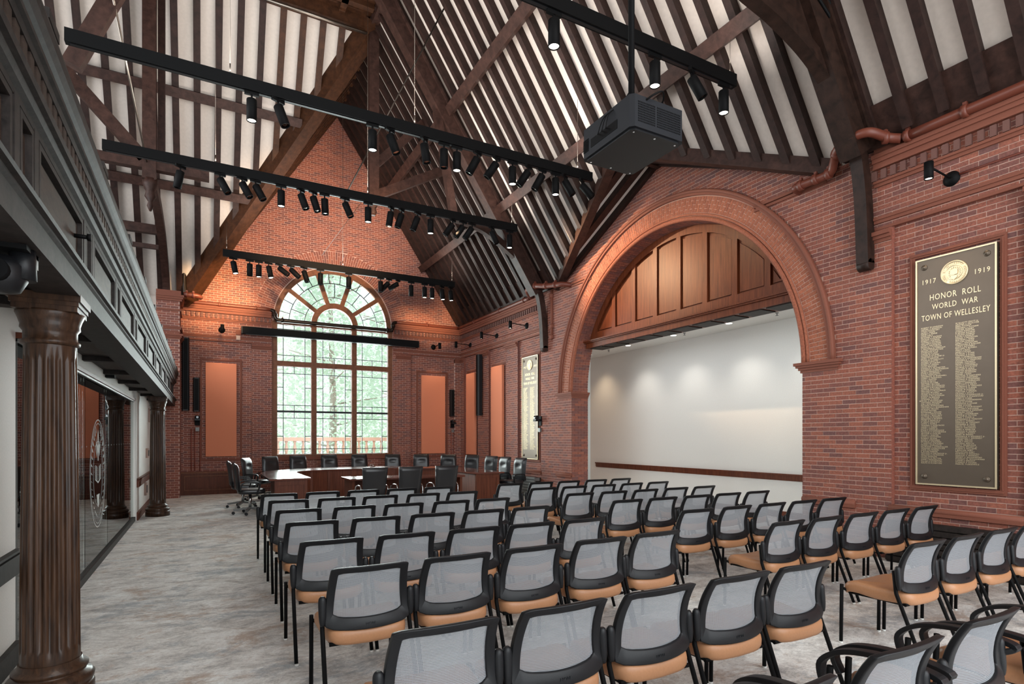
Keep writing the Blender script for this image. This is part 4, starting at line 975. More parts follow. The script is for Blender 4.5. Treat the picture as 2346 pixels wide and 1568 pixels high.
for x in (-.26, -.18, -.06, 7.16, 7.26):
    o = obj('cable_conduit', MB().tube([(0, 0, .62), (0, 0, 1.75)], .011, 6), M['conduit'], None, (x, D - .07, 0)); o['label'] = {-.26: 'leftmost', -.18: 'middle', -.06: 'rightmost', 7.16: 'left hand', 7.26: 'right hand'}[x] + ' thin red cable conduit running down the brick below the ' + ('left' if x < 1 else 'right') + ' camera'; o['category'] = 'conduit'; o['group'] = 'cable conduits below the ' + ('left' if x < 1 else 'right') + ' camera'
t = empty('fire_alarm', (.86, D - .05, 4.35), 'small pinkish alarm box left of the projection screen housing', 'alarm')
obj('box', MB().box(-.06, .06, -.05, .0, -.02, .12), M['terra'], t); obj('strobe', MB().box(-.05, .05, -.06, .0, -.16, -.04), M['stone'], t)

# ------------------------------------------------------------------ projector
t = empty('projector', (2.90, 3.35, 4.02), 'large dark ceiling projector hanging on a pole', 'projector')
x0, x1, y0, y1 = -.08, .46, -.05, .59; h = .19
def chamf(mb, z0, z1): return mb.prism([(x0 + .03, y0), (x1 - .03, y0), (x1, y0 + .03), (x1, y1 - .03), (x1 - .03, y1), (x0 + .03, y1), (x0, y1 - .03), (x0, y0 + .03)], lambda a, b, d: (a, b, d), z0, z1)
obj('case', chamf(MB(), -h + .015, .07), M['dark_pl'], t)
obj('bottom_cover', MB().prism([(x0 + .05, y0 + .02), (x1 - .05, y0 + .02), (x1 - .02, y0 + .05), (x1 - .02, y1 - .05), (x1 - .05, y1 - .02), (x0 + .05, y1 - .02), (x0 + .02, y1 - .05), (x0 + .02, y0 + .05)], lambda a, b, d: (a, b, d), -h, -h + .02), M['black_pl'], t)
g = MB()
for i in range(30):
    for j in range(9):
        if i in (12,) : continue
        g.box(x0 + .06 + i * .0145, x0 + .068 + i * .0145, y0 - .003, y0 + .002, -.13 + j * .018, -.12 + j * .018)
obj('vent_holes', g, M['black'], t, kind='stuff')
obj('port_recess', MB().box(x0 - .003, x0 + .01, .12, .46, -.12, -.05), M['black'], t)
g = MB()
for j in range(9): g.box(x0 - .006, x0 - .002, .49, .56, -.13 + j * .012, -.124 + j * .012)
obj('side_louvres', g, M['black'], t)
g = MB()
for (a, b) in ((x0 + .06, y0 + .05), (x1 - .06, y0 + .05), (x0 + .06, y1 - .05), (x1 - .06, y1 - .05), (.19, y0 + .05), (.19, y1 - .05)): g.lathe([(.008, -h - .003), (.008, -h)], (a, b, 0), 8)
obj('screws', g, M['chrome'], t)
obj('ceiling_pole', MB().tube([(.06, .12, .07), (.06, .12, 7.2)], .025, 12).lathe([(.06, .07), (.06, .1), (.03, .12)], (.06, .12, 0), 12), M['black'], t)
obj('mount_plate', MB().box(-.05, .25, .05, .4, .07, .09), M['black'], t)
obj('power_cable', MB().tube(spline([(.06, -.055, .05), (.1, -.1, .08), (.18, -.1, .12), (.24, -.04, .1), (.24, .02, .07)]), .007, 6), M['black'], t)
for k in range(3): obj('signal_cable', MB().tube(spline([(x0 - .01, .25 + .05 * k, -.06), (x0 - .05, .2 + .05 * k, -.09), (x0 - .03, .18 + .03 * k, .02), (-.02, .15, .09), (.04, .12, .2)]), .004, 5), M['black'], t)

# ------------------------------------------------------------------ lighting tracks
ORD = ['first', 'second', 'third', 'fourth', 'fifth', 'sixth', 'seventh', 'eighth', 'ninth', 'tenth', 'eleventh', 'twelfth', 'thirteenth', 'fourteenth', 'fifteenth', 'sixteenth', 'seventeenth', 'eighteenth', 'nineteenth']
_hm = {}
def head(x, Y, z, tilt, az, lit, lab, grp):
    t = empty('track_light', (x, Y, z), lab, 'track light', grp)
    if 'a' not in _hm:
        g = MB().box(-.09, .09, -.02, .02, -.045, 0); _hm['a'] = g.mesh('adapter'); _hm['a'].materials.append(M['black'])
        g = MB().box(-.012, .012, -.008, .008, -.13, -.045).lathe([(.012, -.006), (.012, .006)], (0, -.012, -.085), 8, M=Matrix.Rotation(PI / 2, 4, 'X')); _hm['s'] = g.mesh('stem'); _hm['s'].materials.append(M['black'])
        g = MB().lathe([(.02, 0), (.061, -.003), (.065, -.01), (.065, -.29), (.057, -.292), (.055, -.272)], (0, 0, 0), 18); _hm['h'] = g.mesh('housing'); _hm['h'].materials.append(M['black'])
        g = MB().lathe([(.003, -.278), (.055, -.278)], (0, 0, 0), 18); _hm['l'] = g.mesh('lamp_face'); _hm['l'].materials.append(M['lamp_on'])
        g = MB().lathe([(.003, -.274), (.055, -.274)], (0, 0, 0), 18); _hm['d'] = g.mesh('lens'); _hm['d'].materials.append(M['glass_wall'])
    a = obj('driver_box', _hm['a'], None, t); a.rotation_euler = (0, 0, az)
    obj('stem', _hm['s'], None, t)
    R_ = (0, tilt * math.cos(az), 0) if True else None
    hh = obj('housing', _hm['h'], None, t, loc=(0, 0, -.10)); ll = obj('lamp_face' if lit else 'lens', _hm['l' if lit else 'd'], None, t, loc=(0, 0, -.10))
    for o in (hh, ll): o.rotation_euler = (tilt * .5, tilt * .9, 0)
def track(Y, Z, x0, x1, heads, lab, short, wires):
    t = empty('light_track', ((x0 + x1) / 2, Y, Z), lab, 'light track', 'black ceiling light tracks')
    c = (x0 + x1) / 2
    obj('rail', MB().box(x0 - c, x1 - c, -.045, .045, -.10, .06), M['black'], t)
    obj('channel', MB().box(x0 - c + .05, x1 - c - .05, -.018, .018, -.108, -.10), M['black_pl'], t)
    l = area('roof_fill_light', (c, Y, Z + .1), (PI, 0, 0), x1 - x0 - .3, .07, ROOF_FILL * (.22 if short == 'nearest' else 1 if short != 'window' else .8), (1, .93, .86));  # added upward fill along the rail to brighten the roof plaster
    for wx in wires:
        top = min(roof_r(wx) if wx > 3.5 else roof_l(max(wx, -.4)), 11.2) if wx > 3.5 or Y > 13.3 else 11.2
        obj('hanging_wire', MB().tube([(wx - c, 0, .06), (wx - c, 0, top - Z - .05)], .004, 5).tube([(wx - c, 0, .06), (wx - c, 0, .2)], .009, 6), M['steel'], t)
    for i, (x, tilt, lit) in enumerate(heads):
        st = 'glowing' if lit else 'unlit'; tl = 'upright' if abs(tilt) < .1 else ('tilted left' if tilt > 0 else 'tilted right')
        head(x, Y, Z - .10, tilt, 0 if abs(tilt) < .1 else random.uniform(.2, .8), lit, f'{st} black cylinder spotlight, {tl}, {ORD[i]} from the left on the {short} track', 'spotlights on the ' + short + ' track')
H1 = [(.58, 0, 1), (.91, -.35, 0), (2.21, 0, 1), (2.47, -.35, 0), (3.01, -.15, 0), (3.34, 0, 0), (3.56, 0, 1), (3.92, .5, 0), (4.27, .6, 0), (4.57, 0, 1), (4.88, .6, 0), (5.16, .5, 0), (5.43, 0, 1), (5.62, -.5, 0), (5.99, -.7, 0)]
H2 = [(-.33, .2, 0), (.27, -.5, 0), (.62, -.5, 0), (.84, -.5, 0), (1.27, 0, 1), (1.61, -.35, 0), (1.83, -.3, 0), (2.04, -.05, 0), (2.42, -.4, 0), (2.87, 0, 1), (3.33, .15, 0), (3.55, .3, 0), (3.89, .35, 0), (4.17, 0, 1), (4.67, .6, 0), (4.91, .6, 0), (5.12, .6, 0), (5.59, -.4, 0), (6.04, 0, 1)]
H4 = [(.64, -.2, 1), (1.0, 0, 0), (1.2, 0, 1), (1.42, -.2, 1), (1.66, -.9, 0), (1.93, -.8, 0), (2.24, -.3, 0), (2.64, 0, 0), (3.35, 0, 0), (4.19, 0, 0), (4.42, .8, 0), (4.67, 1.1, 0), (5.04, 0, 0), (5.43, 0, 1), (5.65, 0, 1), (5.94, -.1, 1), (6.2, -.1, 1)]
H3 = [(3.36, 0, 1), (4.81, 0, 1), (5.42, -.5, 0), (6.0, 0, 1)]
ROOF_FILL = 125  # strength of the upward fill added above the tracks
Z1 = 6.25; Z4 = 1.5 + 15.05 / 3.42
track(8.37, Z1, -1.42, 6.2, H1, 'long black light track, second nearest the camera', 'second nearest', (.32, 2.86, 5.9))
track(11.2, Z1, -1.42, 6.22, H2, 'long black light track, third from the camera', 'third', (.2, 2.86, 6.1))
track(15.05, Z4, .42, 6.32, H4, 'shorter black light track close to the big window', 'window', (.5, 3.2, 6.25))
track(5.21, Z1, 2.6, 6.2, H3, 'black light track nearest the camera, passing behind the projector pole', 'nearest', (6.12, 3.0))
for x in (.64, 1.2): spot('track_beam', (x, 15.0, Z4 - .46), (.35, D, 5.3), 900, 62, .9, (1, .62, .30))
spot('track_beam', (1.42, 15.0, Z4 - .4), (1.0, D, 6.0), 1100, 60, .9, (1, .62, .30))
for x in (5.43, 5.65): spot('track_beam', (x, 15.0, Z4 - .46), (6.3, D, 5.6), 900, 60, .9, (1, .62, .30))
spot('track_beam', (6.2, 15.0, Z4 - .4), (6.7, D, 5.1), 500, 60, .9, (1, .62, .30))
spot('track_beam', (2.42, 11.2, Z1 - .5), (2.6, D, 7.2), 900, 60, .9, (1, .66, .38))
spot('track_beam', (3.33, 11.2, Z1 - .46), (3.4, D, 8.2), 2600, 60, .9, (1, .66, .38))
spot('track_beam', (4.67, 11.2, Z1 - .35), (XR, 9.4, 5.0), 1100, 50, .9, (1, .66, .38))
for x, y, s in ((1.27, 11.2, 1), (2.87, 11.2, 1), (.58, 8.37, 1), (3.56, 8.37, 1), (5.43, 8.37, 1), (6.04, 11.2, 1), (3.36, 5.21, 1), (6.0, 5.21, 1), (4.57, 8.37, 1)):
    spot('track_beam', (x, y, Z1 - .46), (x, y - .2, 0), 270, 80, .7, (1, .86, .7))
spot('track_beam', (5.43, 8.37, Z1 - .46), (XR + .3, 7.0, 4.9), 420, 52, .8, (1, .72, .44))

# ------------------------------------------------------------------ balcony
b = empty('balcony_front', (-.6, 7.6, 2.3), 'long dark oak gallery balcony front with panels, dentils and a heavy rounded rail', 'balcony')
Y0, Y1 = -1.2, 16.35; yc = 7.6
def ext(name, poly, mat, y0=Y0, y1=Y1): return obj(name, MB().prism([(x + .6, z - 2.3) for x, z in poly], lambda a, c, d: (a, d - yc, c), y0, y1), mat, b)
ext('architrave', [(-.60, 2.29), (-.60, 2.40), (-.585, 2.41), (-.585, 2.44), (-.80, 2.44), (-.80, 2.29)], M['oak_dk'])
ext('base_moulding', [(-.59, 2.42), (-.565, 2.425), (-.56, 2.44), (-.59, 2.455), (-.60, 2.48), (-.62, 2.48), (-.62, 2.42)], M['oak_dk'])
ext('panel_back', [(-.65, 2.44), (-.65, 3.0), (-.72, 3.0), (-.72, 2.44)], M['oak_panel'])
ext('panel_rail', [(-.62, 2.79), (-.62, 2.83), (-.70, 2.83), (-.70, 2.79)], M['oak_dk'])
ext('cornice_moulding', [(-.62, 2.82), (-.60, 2.83), (-.59, 2.855), (-.57, 2.86), (-.565, 2.885), (-.70, 2.885), (-.70, 2.82)], M['oak_dk'])
ext('dentil_backing', [(-.605, 2.88), (-.605, 2.96), (-.70, 2.96), (-.70, 2.88)], M['oak_dk'])
ext('corona', [(-.565, 2.955), (-.56, 2.985), (-.545, 2.99), (-.545, 3.01), (-.70, 3.01), (-.70, 2.955)], M['oak_dk'])
rp = [(-.55, 3.01)] + [(-.60 + .082 * math.cos(a), 3.095 + .09 * math.sin(a)) for a in [-PI / 3 + PI * i / 9 * 1.05 for i in range(10)]] + [(-.72, 3.16), (-.72, 3.01)]
o = ext('hand_rail', rp, M['oak_dk'])
ext('inner_face', [(-.72, 2.42), (-.72, 3.1), (-.76, 3.1), (-.76, 2.42)], M['oak_dk'])
me = None; y = Y0 + .05
while y < Y1:
    o = obj('dentil', MB().box(-.02, .032, -.028, .028, -.032, .032), M['oak_panel'], b, loc=(0, y - yc, .622)) if me is None else obj('dentil', me, None, b, loc=(0, y - yc, .622))
    me = o.data; y += .098
y = -1.12; k = 0
while y < Y1 - .3:
    for a, c in ((y + .0, y + 1.02), (y + 1.13, y + 1.33)):
        if c > Y1: break
        g = MB()   # bevelled panel moulding
        z0, z1 = 2.485, 2.785
        for (p0, p1, q0, q1) in ((a, c, z0, z0 + .028), (a, c, z1 - .028, z1), (a, a + .028, z0 + .028, z1 - .028), (c - .028, c, z0 + .028, z1 - .028)): g.box(-.055, -.02, p0 - yc, p1 - yc, p0 * 0 + q0 - 2.3, q1 - 2.3)
        obj('panel_moulding', g, M['oak_dk'], b); obj('panel', MB().box(-.052, -.040, a + .05 - yc, c - .05 - yc, z0 + .05 - 2.3, z1 - .05 - 2.3), M['oak_panel'], b)
    for s in (y - .09, y + 1.04): obj('stile', MB().box(-.06, -.018, s - yc, s + .07 - yc, .18, .50), M['oak_dk'], b)
    obj('rail_block', MB().box(-.02, .07, y + 1.12 - yc, y + 1.30 - yc, .86, .90).box(-.02, .055, y + 1.14 - yc, y + 1.28 - yc, .82, .86), M['oak_dk'], b)
    y += 1.42; k += 1
g = MB().tube([(-.04, 4.02 - yc, .35), (.0, 4.02 - yc, .35), (.03, 4.02 - yc, .35)], .012, 8).lathe([(.02, -.01), (.022, .01)], (.03, 4.02 - yc, .35), 10, M=Matrix.Rotation(PI / 2, 4, 'Y')); obj('knob', g, M['black'], b)
# soffit
s = empty('ceiling', (-.9, 7.6, 2.33), kind='structure')
obj('soffit_board', MB().box(-.45, .3, Y0 - 7.6, Y1 - 7.6, .03, .09), M['oak_dk'], s)
y = Y0
while y < Y1: obj('soffit_beam', MB().box(-.2, .28, y - 7.6, y + .12 - 7.6, -.02, .03), M['oak_dk'], s); obj('soffit_panel', MB().box(-.12, .22, y + .25 - 7.6, y + 1.05 - 7.6, .005, .03), M['oak_panel'], s); y += 1.42
obj('gallery_floor', MB().box(-5.0, .15, Y0 - 7.6, D - 7.6, .09, .14), M['oak_dk'], s)
# ------------------------------------------------------------------ columns
def column(y, lab):
    t = empty('fluted_column', (-.76, y, 0), lab, 'column', 'fluted wooden columns under the balcony')
    B = [(.205, 0), (.205, .085), (.197, .095), (.188, .10), (.203, .115), (.206, .135), (.188, .16), (.166, .165), (.162, .175), (.176, .185), (.176, .2), (.15, .215), (.145, .24)]
    obj('base', MB().lathe(B, (0, 0, 0), 40), M['column'], t)
    n = 20; seg = 8; g = MB(); vs = []; zs = [(.24, 0), (.30, 0), (.325, 1), (.6, 1), (1.0, 1), (1.5, 1), (1.93, 1), (1.965, 0), (2.03, 0)]
    for z, fl in zs:
        r = .138 - .018 * ((z - .24) / 1.8) ** 1.4
        for i in range(n * seg):
            a = 2 * PI * i / (n * seg); ph = (i % seg) / seg; d = .014 * math.sin(PI * min(1, max(0, (ph - .12) / .76))) if .12 < ph < .88 else 0
            rr = r - d * fl; vs.append((math.cos(a) * rr, math.sin(a) * rr, z))
    N = n * seg; g.add(vs, [(k * N + i, k * N + (i + 1) % N, (k + 1) * N + (i + 1) % N, (k + 1) * N + i) for k in range(len(zs) - 1) for i in range(N)], True)
    obj('shaft', g, M['column'], t)
    obj('capital', MB().lathe([(.12, 2.02), (.136, 2.03), (.138, 2.045), (.124, 2.055), (.124, 2.10), (.138, 2.12), (.136, 2.14), (.145, 2.17), (.158, 2.2), (.156, 2.21)], (0, 0, 0), 40), M['column'], t)
    g = MB()
    for z0, z1, o in ((2.205, 2.235, .145), (2.235, 2.26, .152), (2.26, 2.30, .162)): g.box(-o, o, -o, o, z0, z1)
    obj('abacus', g, M['column'], t)
column(4.10, 'fluted dark wood column close to the camera at the left'); column(12.9, 'fluted dark wood column far down beside the white wall')
column(8.45, 'x') if False else None
# ------------------------------------------------------------------ glass partition and left walls
wl = empty('wall_left', (-1.1, 8, 0), kind='structure')
obj('plaster', rel(MB().box(-1.3, -1.1, -4, 4.93, 0, 2.42).box(-1.25, -1.05, 12.3, D, 0, 2.42).box(-1.3, -1.1, 4.93, 12.3, 2.2, 2.42), wl), M['white'], wl)
obj('wall_lamp_slot', rel(MB().box(-1.1, -1.0, 6.2, 6.35, 2.28, 2.32).box(-1.1, -1.0, 8.9, 9.05, 2.28, 2.32), wl), M['black'], wl)
for i, (a, c, x) in enumerate(((-4, 4.93, -1.1), (12.3, 16.4, -1.05))):
    g = MB().box(x, x + .03, a, c, .60, .70).box(x, x + .045, a, c, .70, .735).box(x, x + .04, a, c, .745, .76); obj('trim_%d' % (i + 2), g, M['cherry'] if i else M['oak_dk'], kind='structure')
    obj('baseboard_left', MB().box(x, x + .025, a, c, 0, .12).box(x, x + .035, a, c, .12, .145), M['cherry'] if i else M['oak_dk'], kind='structure')
obj('header_trim', rel(MB().box(-1.12, -1.06, 4.93, 12.3, 2.17, 2.21), wl), M['cherry'], wl)
gp = empty('glass_partition', (-1.1, 8.6, 0), 'frameless glass partition with an etched oval seal, left of the aisle', 'glass partition')
for y0, y1 in ((4.95, 7.44), (7.46, 9.06), (9.08, 12.28)): obj('pane', MB().box(-.006, .006, y0 - 8.6, y1 - 8.6, .07, 2.17), M['glass_wall'], gp)
obj('bottom_rail', MB().box(-.03, .035, 4.95 - 8.6, 12.28 - 8.6, 0, .075), M['oak_dk'], gp)
obj('top_rail', MB().box(-.02, .02, 4.95 - 8.6, 12.28 - 8.6, 2.15, 2.17), M['grey'], gp)
g = MB(); sy, sz, ry, rz = 8.3 - 8.6, 1.08, .56, .64
def oval(k0, k1):
    n = 56; P = [[(.008 + o, sy + math.cos(2 * PI * i / n) * ry * k, sz + math.sin(2 * PI * i / n) * rz * k) for i in range(n + 1)] for o, k in ((0, k0), (0, k1), (.001, k0), (.001, k1))]
    g.strip(P[0], P[1], P[2], P[3])
for k0, k1 in ((1, .985), (.93, .922), (.60, .592)): oval(k0, k1)
def etch(pts): g.prism([(sy + a, sz + c) for a, c in pts], lambda a, c, d: (d, a, c), .008, .009)
for s_ in (-1, 1):
    etch([(0, -.12), (s_ * .2, -.07), (s_ * .2, .1), (s_ * .19, .1), (s_ * .19, -.06), (0, -.1)])
    for k in range(16):
        a = math.radians(-80 + 10 * k); c, q = math.cos(a) * s_, math.sin(a); etch([(c * .42, q * .5), (c * .48, q * .5 + .02), (c * .47, q * .55 + .03), (c * .41, q * .52)])
    for k in range(9): etch([(s_ * (.05), -.08 + k * .018), (s_ * .17, -.05 + k * .018), (s_ * .17, -.044 + k * .018), (s_ * .05, -.074 + k * .018)])
    etch([(0, .2), (s_ * .05, .33), (s_ * .12, .36), (s_ * .05, .27)]); etch([(s_ * .07, .25), (s_ * .16, .42), (s_ * .1, .2)])
etch([(-.02, .15), (.02, .15), (.03, .45), (0, .52), (-.03, .45)]); etch([(-.1, -.25), (.1, -.25), (.03, -.4), (-.03, -.4)])
obj('etched_seal', g, M['etch'], gp)
g = MB()
for k in range(26):
    yy = 5.1 + k * .27
    g.box(.008, .009, yy - 8.6, yy + .012 - 8.6, 1.40, 1.412)
obj('etched_dots', g, M['etch'], gp, kind='stuff')
# small things on the far white wall
for (y, z, w_, h_, nm, cat, lab) in ((14.3, 1.18, .12, .2, 'thermostat', 'thermostat', 'small white thermostat on the white wall behind the far column'), (14.9, 2.0, .1, .3, 'alarm_light', 'alarm', 'small alarm sounder high on the white wall behind the far column'), (13.9, .45, .08, .26, 'wall_outlet', 'outlet', 'tall outlet plate low on the white wall beside the far column')):
    t = empty(nm, (-1.05, y, z), lab, cat); obj('body', MB().box(0, .04, -w_, w_, -h_ / 2, h_ / 2), M['stone'], t); obj('face', MB().box(.04, .05, -w_ * .5, w_ * .5, -h_ * .3, h_ * .3), M['dark_pl'], t)
# camera under the balcony
t = empty('ceiling_camera', (-.72, 3.08, 2.33), 'big black pan tilt camera hanging under the balcony at the upper left', 'camera')
obj('mount', MB().box(-.12, .09, -.10, .10, -.06, 0), M['black'], t)
obj('mount_tab', MB().box(.085, .09, .0, .09, -.1, .0), M['grey'], t)
g = MB().tube([(-.09, 0, -.05), (-.09, 0, -.15)], .035, 14).tube([(.055, 0, -.04), (.06, 0, -.17)], .045, 16); obj('yoke', g, M['black_pl'], t)
obj('head', MB().lathe([(.02, -.23), (.06, -.22), (.085, -.17), (.085, -.12), (.06, -.08), (.02, -.07)], (-.01, 0, 0), 22), M['black_pl'], t)
obj('lens', MB().tube([(-.01, -.04, -.15), (-.01, -.115, -.15)], .045, 16), M['black'], t)

# ------------------------------------------------------------------ council dais
d = empty('council_table', (3.66, 13.4, 0), 'large horseshoe council table of cherry wood facing the seats', 'table')
def sup(rx, ry, p, n=40):
    out = []
    for i in range(n + 1):
        a = PI * i / n; c, s_ = math.cos(a), math.sin(a)
        out.append((abs(c) ** (2 / p) * rx * (1 if c >= 0 else -1), abs(s_) ** (2 / p) * ry))
    return out
OUT = [(2.54, -1.65)] + sup(2.54, 2.35, 2.5) + [(-2.54, -1.65)]
INN = [(1.77, -1.62)] + sup(1.77, 1.32, 3.2) + [(-1.77, -1.62)]
g = MB(); f = lambda P, z: [(x, y, z) for x, y in P]
g.strip(f(OUT, .71), f(INN, .71), f(OUT, .675), f(INN, .675)); obj('table_top', g, M['cherry_top'], d)
k = .97
OI = [(x * (1.035), y + (.03 if y > -1 else .06)) for x, y in INN]; OI2 = [(x * 1.06, y + (.05 if y > -1 else .06)) for x, y in INN]
g = MB(); g.strip(f(OI, .675), f(OI2, .675), f(OI, .02), f(OI2, .02)); obj('modesty_panel', g, M['cherry'], d)
n = len(OI); 
for i in range(1, n - 1, 4):
    x, y = OI[i]; obj('panel_stile', MB().box(x - .03, x + .03, y - .025, y + .02, .03, .67), M['cherry'], d)
for s_ in (-1, 1):
    a, c = sorted((s_ * 1.84, s_ * 2.44)); g = MB().box(a, c, -1.58, -1.54, 0, .675); obj('end_panel', g, M['cherry'], d)
    obj('end_frame', MB().box(a, c, -1.595, -1.58, .58, .675).box(a, a + .06, -1.595, -1.58, .0, .58).box(c - .06, c, -1.595, -1.58, 0, .58), M['cherry'], d)
    a, c = sorted((s_ * 2.40, s_ * 2.44)); obj('side_panel', MB().box(a, c, -1.56, -.9, 0, .675), M['cherry'], d)
t = empty('gavel', (4.0, 15.2, .71), 'small wooden gavel on its block on the council table', 'gavel')
obj('sound_block', MB().lathe([(.06, 0), (.06, .02), (.045, .03)], (0, 0, 0), 16), M['cherry'], t)
obj('head', MB().tube([(-.05, 0, .06), (.05, 0, .06)], .028, 12), M['cherry'], t); obj('handle', MB().tube([(0, 0, .06), (.04, -.18, .03)], .01, 8), M['cherry'], t)
t2 = empty('side_table', (3.68, 11.45, 0), 'straight cherry table inside the horseshoe, behind three black chairs', 'table')
obj('table_top', MB().box(-1.2, 1.2, -.42, .36, .675, .71), M['cherry_top'], t2)
for s_ in (-1, 1): a, c = sorted((s_ * 1.10, s_ * 1.15)); obj('end_panel', MB().box(a, c, -.38, .3, 0, .675), M['cherry'], t2)
obj('modesty_panel', MB().box(-1.12, 1.12, .2, .23, .1, .675), M['cherry'], t2)
t3 = empty('side_table', (4.1, 12.3, 0), 'low dark return table in the mouth of the horseshoe', 'table')
obj('table_top', MB().box(-.1, .95, -.25, .25, .80, .83), M['cherry_top'], t3); obj('pedestal', MB().box(.0, .85, -.2, .2, 0, .80), M['cherry'], t3)

# ------------------------------------------------------------------ seats
def pillow(w, dpt, h, n=28, p=4.0, sag=0.0, rings=((0, .86), (.12, .97), (.35, 1), (.65, 1), (.86, .96), (.97, .86), (1, .7))):
    """rounded cushion, base at z=0"""
    g = MB(); vs = []
    for t_, k in rings:
        for i in range(n):
            a = 2 * PI * i / n; c, s_ = math.cos(a), math.sin(a)
            x = math.copysign(abs(c) ** (2 / p), c) * w / 2 * k; y = math.copysign(abs(s_) ** (2 / p), s_) * dpt / 2 * k
            vs.append((x, y, t_ * h))
    N = len(rings); fs = [(k * n + i, k * n + (i + 1) % n, (k + 1) * n + (i + 1) % n, (k + 1) * n + i) for k in range(N - 1) for i in range(n)]
    vs += [(0, 0, 0), (0, 0, h * 1.04)]; b0, b1 = len(vs) - 2, len(vs) - 1
    fs += [(b0, (i + 1) % n, i) for i in range(n)] + [(b1, (N - 1) * n + i, (N - 1) * n + (i + 1) % n) for i in range(n)]
    return g.add(vs, fs, True)
def exec_chair():
    t = empty('executive_chair', (0, 0, 0), 'x', 'office chair', 'executive chairs round the council table')   # faces -Y (local)
    g = MB(); nx, nz = 12, 14; vs = []
    for side in (0, 1):
        for j in range(nz + 1):
            v = j / nz; z = .46 + .56 * v; hw = .235 - .02 * abs(v - .5) - .03 * max(0, (v - .9) * 10) * .4 - .02 * max(0, .12 - v) * 8
            for i in range(nx + 1):
                u = -1 + 2 * i / nx; e = (1 - abs(u) ** 6) ** .5 * (1 - abs(2 * v - 1) ** 10) ** .5
                dent = -.030 * math.exp(-((u / .42) ** 4)) * math.exp(-(((v - .66) / .055) ** 2))
                y = .23 + .07 * v * v + (-.045 * e - .02 * math.exp(-((v - .8) / .18) ** 2) * e - dent * e - .0 if side == 0 else .04 * e)
                vs.append((hw * u, y, z))
    m = (nx + 1) * (nz + 1); fs = []
    for sd in (0, 1):
        for j in range(nz):
            for i in range(nx):
                q = sd * m + j * (nx + 1) + i; f_ = (q, q + 1, q + nx + 2, q + nx + 1); fs.append(f_ if sd == 0 else f_[::-1])
    g.add(vs, fs, True); obj('backrest', g, M['leather'], t)
    s_ = pillow(.5, .5, .1); s_.v = [(x, y - .02, z + .40) for x, y, z in s_.v]; obj('seat', s_, M['leather'], t)
    for k in (-1, 1):
        g = MB(); sweep(g, spline([(k * .27, .2, .48), (k * .285, .15, .62), (k * .285, -.05, .64), (k * .285, -.15, .60), (k * .25, -.1, .42)]), .04, .025, (1, 0, 0)); obj('armrest', g, M['black_pl'], t)
    obj('gas_column', MB().tube([(0, 0, .1), (0, 0, .4)], .03, 12), M['chrome'], t)
    g = MB()
    for k in range(5):
        a = 2 * PI * k / 5 + .3; g.beam((0, 0, .12), (math.cos(a) * .3, math.sin(a) * .3, .085), .05, .035)
    sb_ = obj('star_base', g, M['grey'], t)
    for k in range(5):
        a = 2 * PI * k / 5 + .3; c = (math.cos(a) * .3, math.sin(a) * .3, .035)
        obj('caster', MB().tube([(c[0] - .02, c[1], .03), (c[0] + .02, c[1], .03)], .03, 12), M['black_pl'], sb_)
    return t
ex = exec_chair()
def ray_at(px, y):
    u = (px - CX) / F_PX; return y * (u * math.cos(YAW) + math.sin(YAW)) / (math.cos(YAW) - u * math.sin(YAW))
EX = [(556.4, 13.6, 90, 'leftmost black executive chair, seen from the side'), (573, 12.35, 92, 'black executive chair at the near left end of the horseshoe table'),
      (589, 15.0, 60, 'black executive chair at the left bend of the horseshoe table'), (631, 15.9, 25, None), (689, 16.3, 12, None), (757.8, 16.55, 4, None), (825.6, 16.5, 0, None), (899.6, 16.35, -8, None),
      (962, 15.9, -18, None), (1020, 15.3, -32, None), (1066.7, 14.5, -55, None), (1107, 13.55, -70, None), (1136.8, 12.75, -80, None), (1171, 12.0, -80, 'rightmost black executive chair at the end of the horseshoe table')]
for i, (px, y, rz, lab) in enumerate(EX):
    lab = lab or ('black leather executive chair behind the council table, ' + ORD[i] + ' counting from the left')
    r_ = math.radians(rz); x = ray_at(px, y); loc = (x + math.sin(r_) * .28 * 0, y - .25 * math.cos(r_) * .6, 0)
    if i == 0: ex.location = loc; ex.rotation_euler = (0, 0, r_); ex['label'] = lab
    else: dup(ex, loc, r_, lab)
# high backed visitor chairs, seen from behind (face +Y)
def vis_chair():
    t = empty('visitor_chair', (0, 0, 0), 'x', 'chair', 'black visitor chairs at the straight table')
    g = MB(); vs = []
    for y_ in (0, .035):
        for j in range(7):
            v = j / 6
            for i in range(7):
                u = -1 + 2 * i / 6; vs.append((u * (.20 + .035 * v), -.03 - .09 * v + y_ + .02 * u * u, .42 + .54 * v))
    fs = [(q, q + 1, q + 8, q + 7) for j in range(6) for i in range(6) for q in (j * 7 + i,)]; fs += [tuple(49 + k for k in f_[::-1]) for f_ in fs]
    for i in range(6): fs += [(i, 49 + i, 50 + i, i + 1), (42 + i, 43 + i, 92 + i, 91 + i), (7 * i, 7 * i + 7, 56 + 7 * i, 49 + 7 * i), (7 * i + 6, 55 + 7 * i, 62 + 7 * i, 7 * i + 13)]
    g.add(vs, fs, True); obj('backrest', g, M['leather'], t)
    s_ = pillow(.46, .46, .07); s_.v = [(x, y + .2, z + .38) for x, y, z in s_.v]; obj('seat', s_, M['leather'], t)
    for k in (-1, 1): obj('leg_frame', MB().tube(spline([(k * .24, -.05, .42), (k * .25, .0, .6), (k * .25, .3, .6), (k * .25, .40, .5), (k * .25, .42, .02), (k * .25, .3, .012), (k * .25, -.1, .012)]), .012, 8), M['chrome'], t)
    return t
vc = vis_chair()
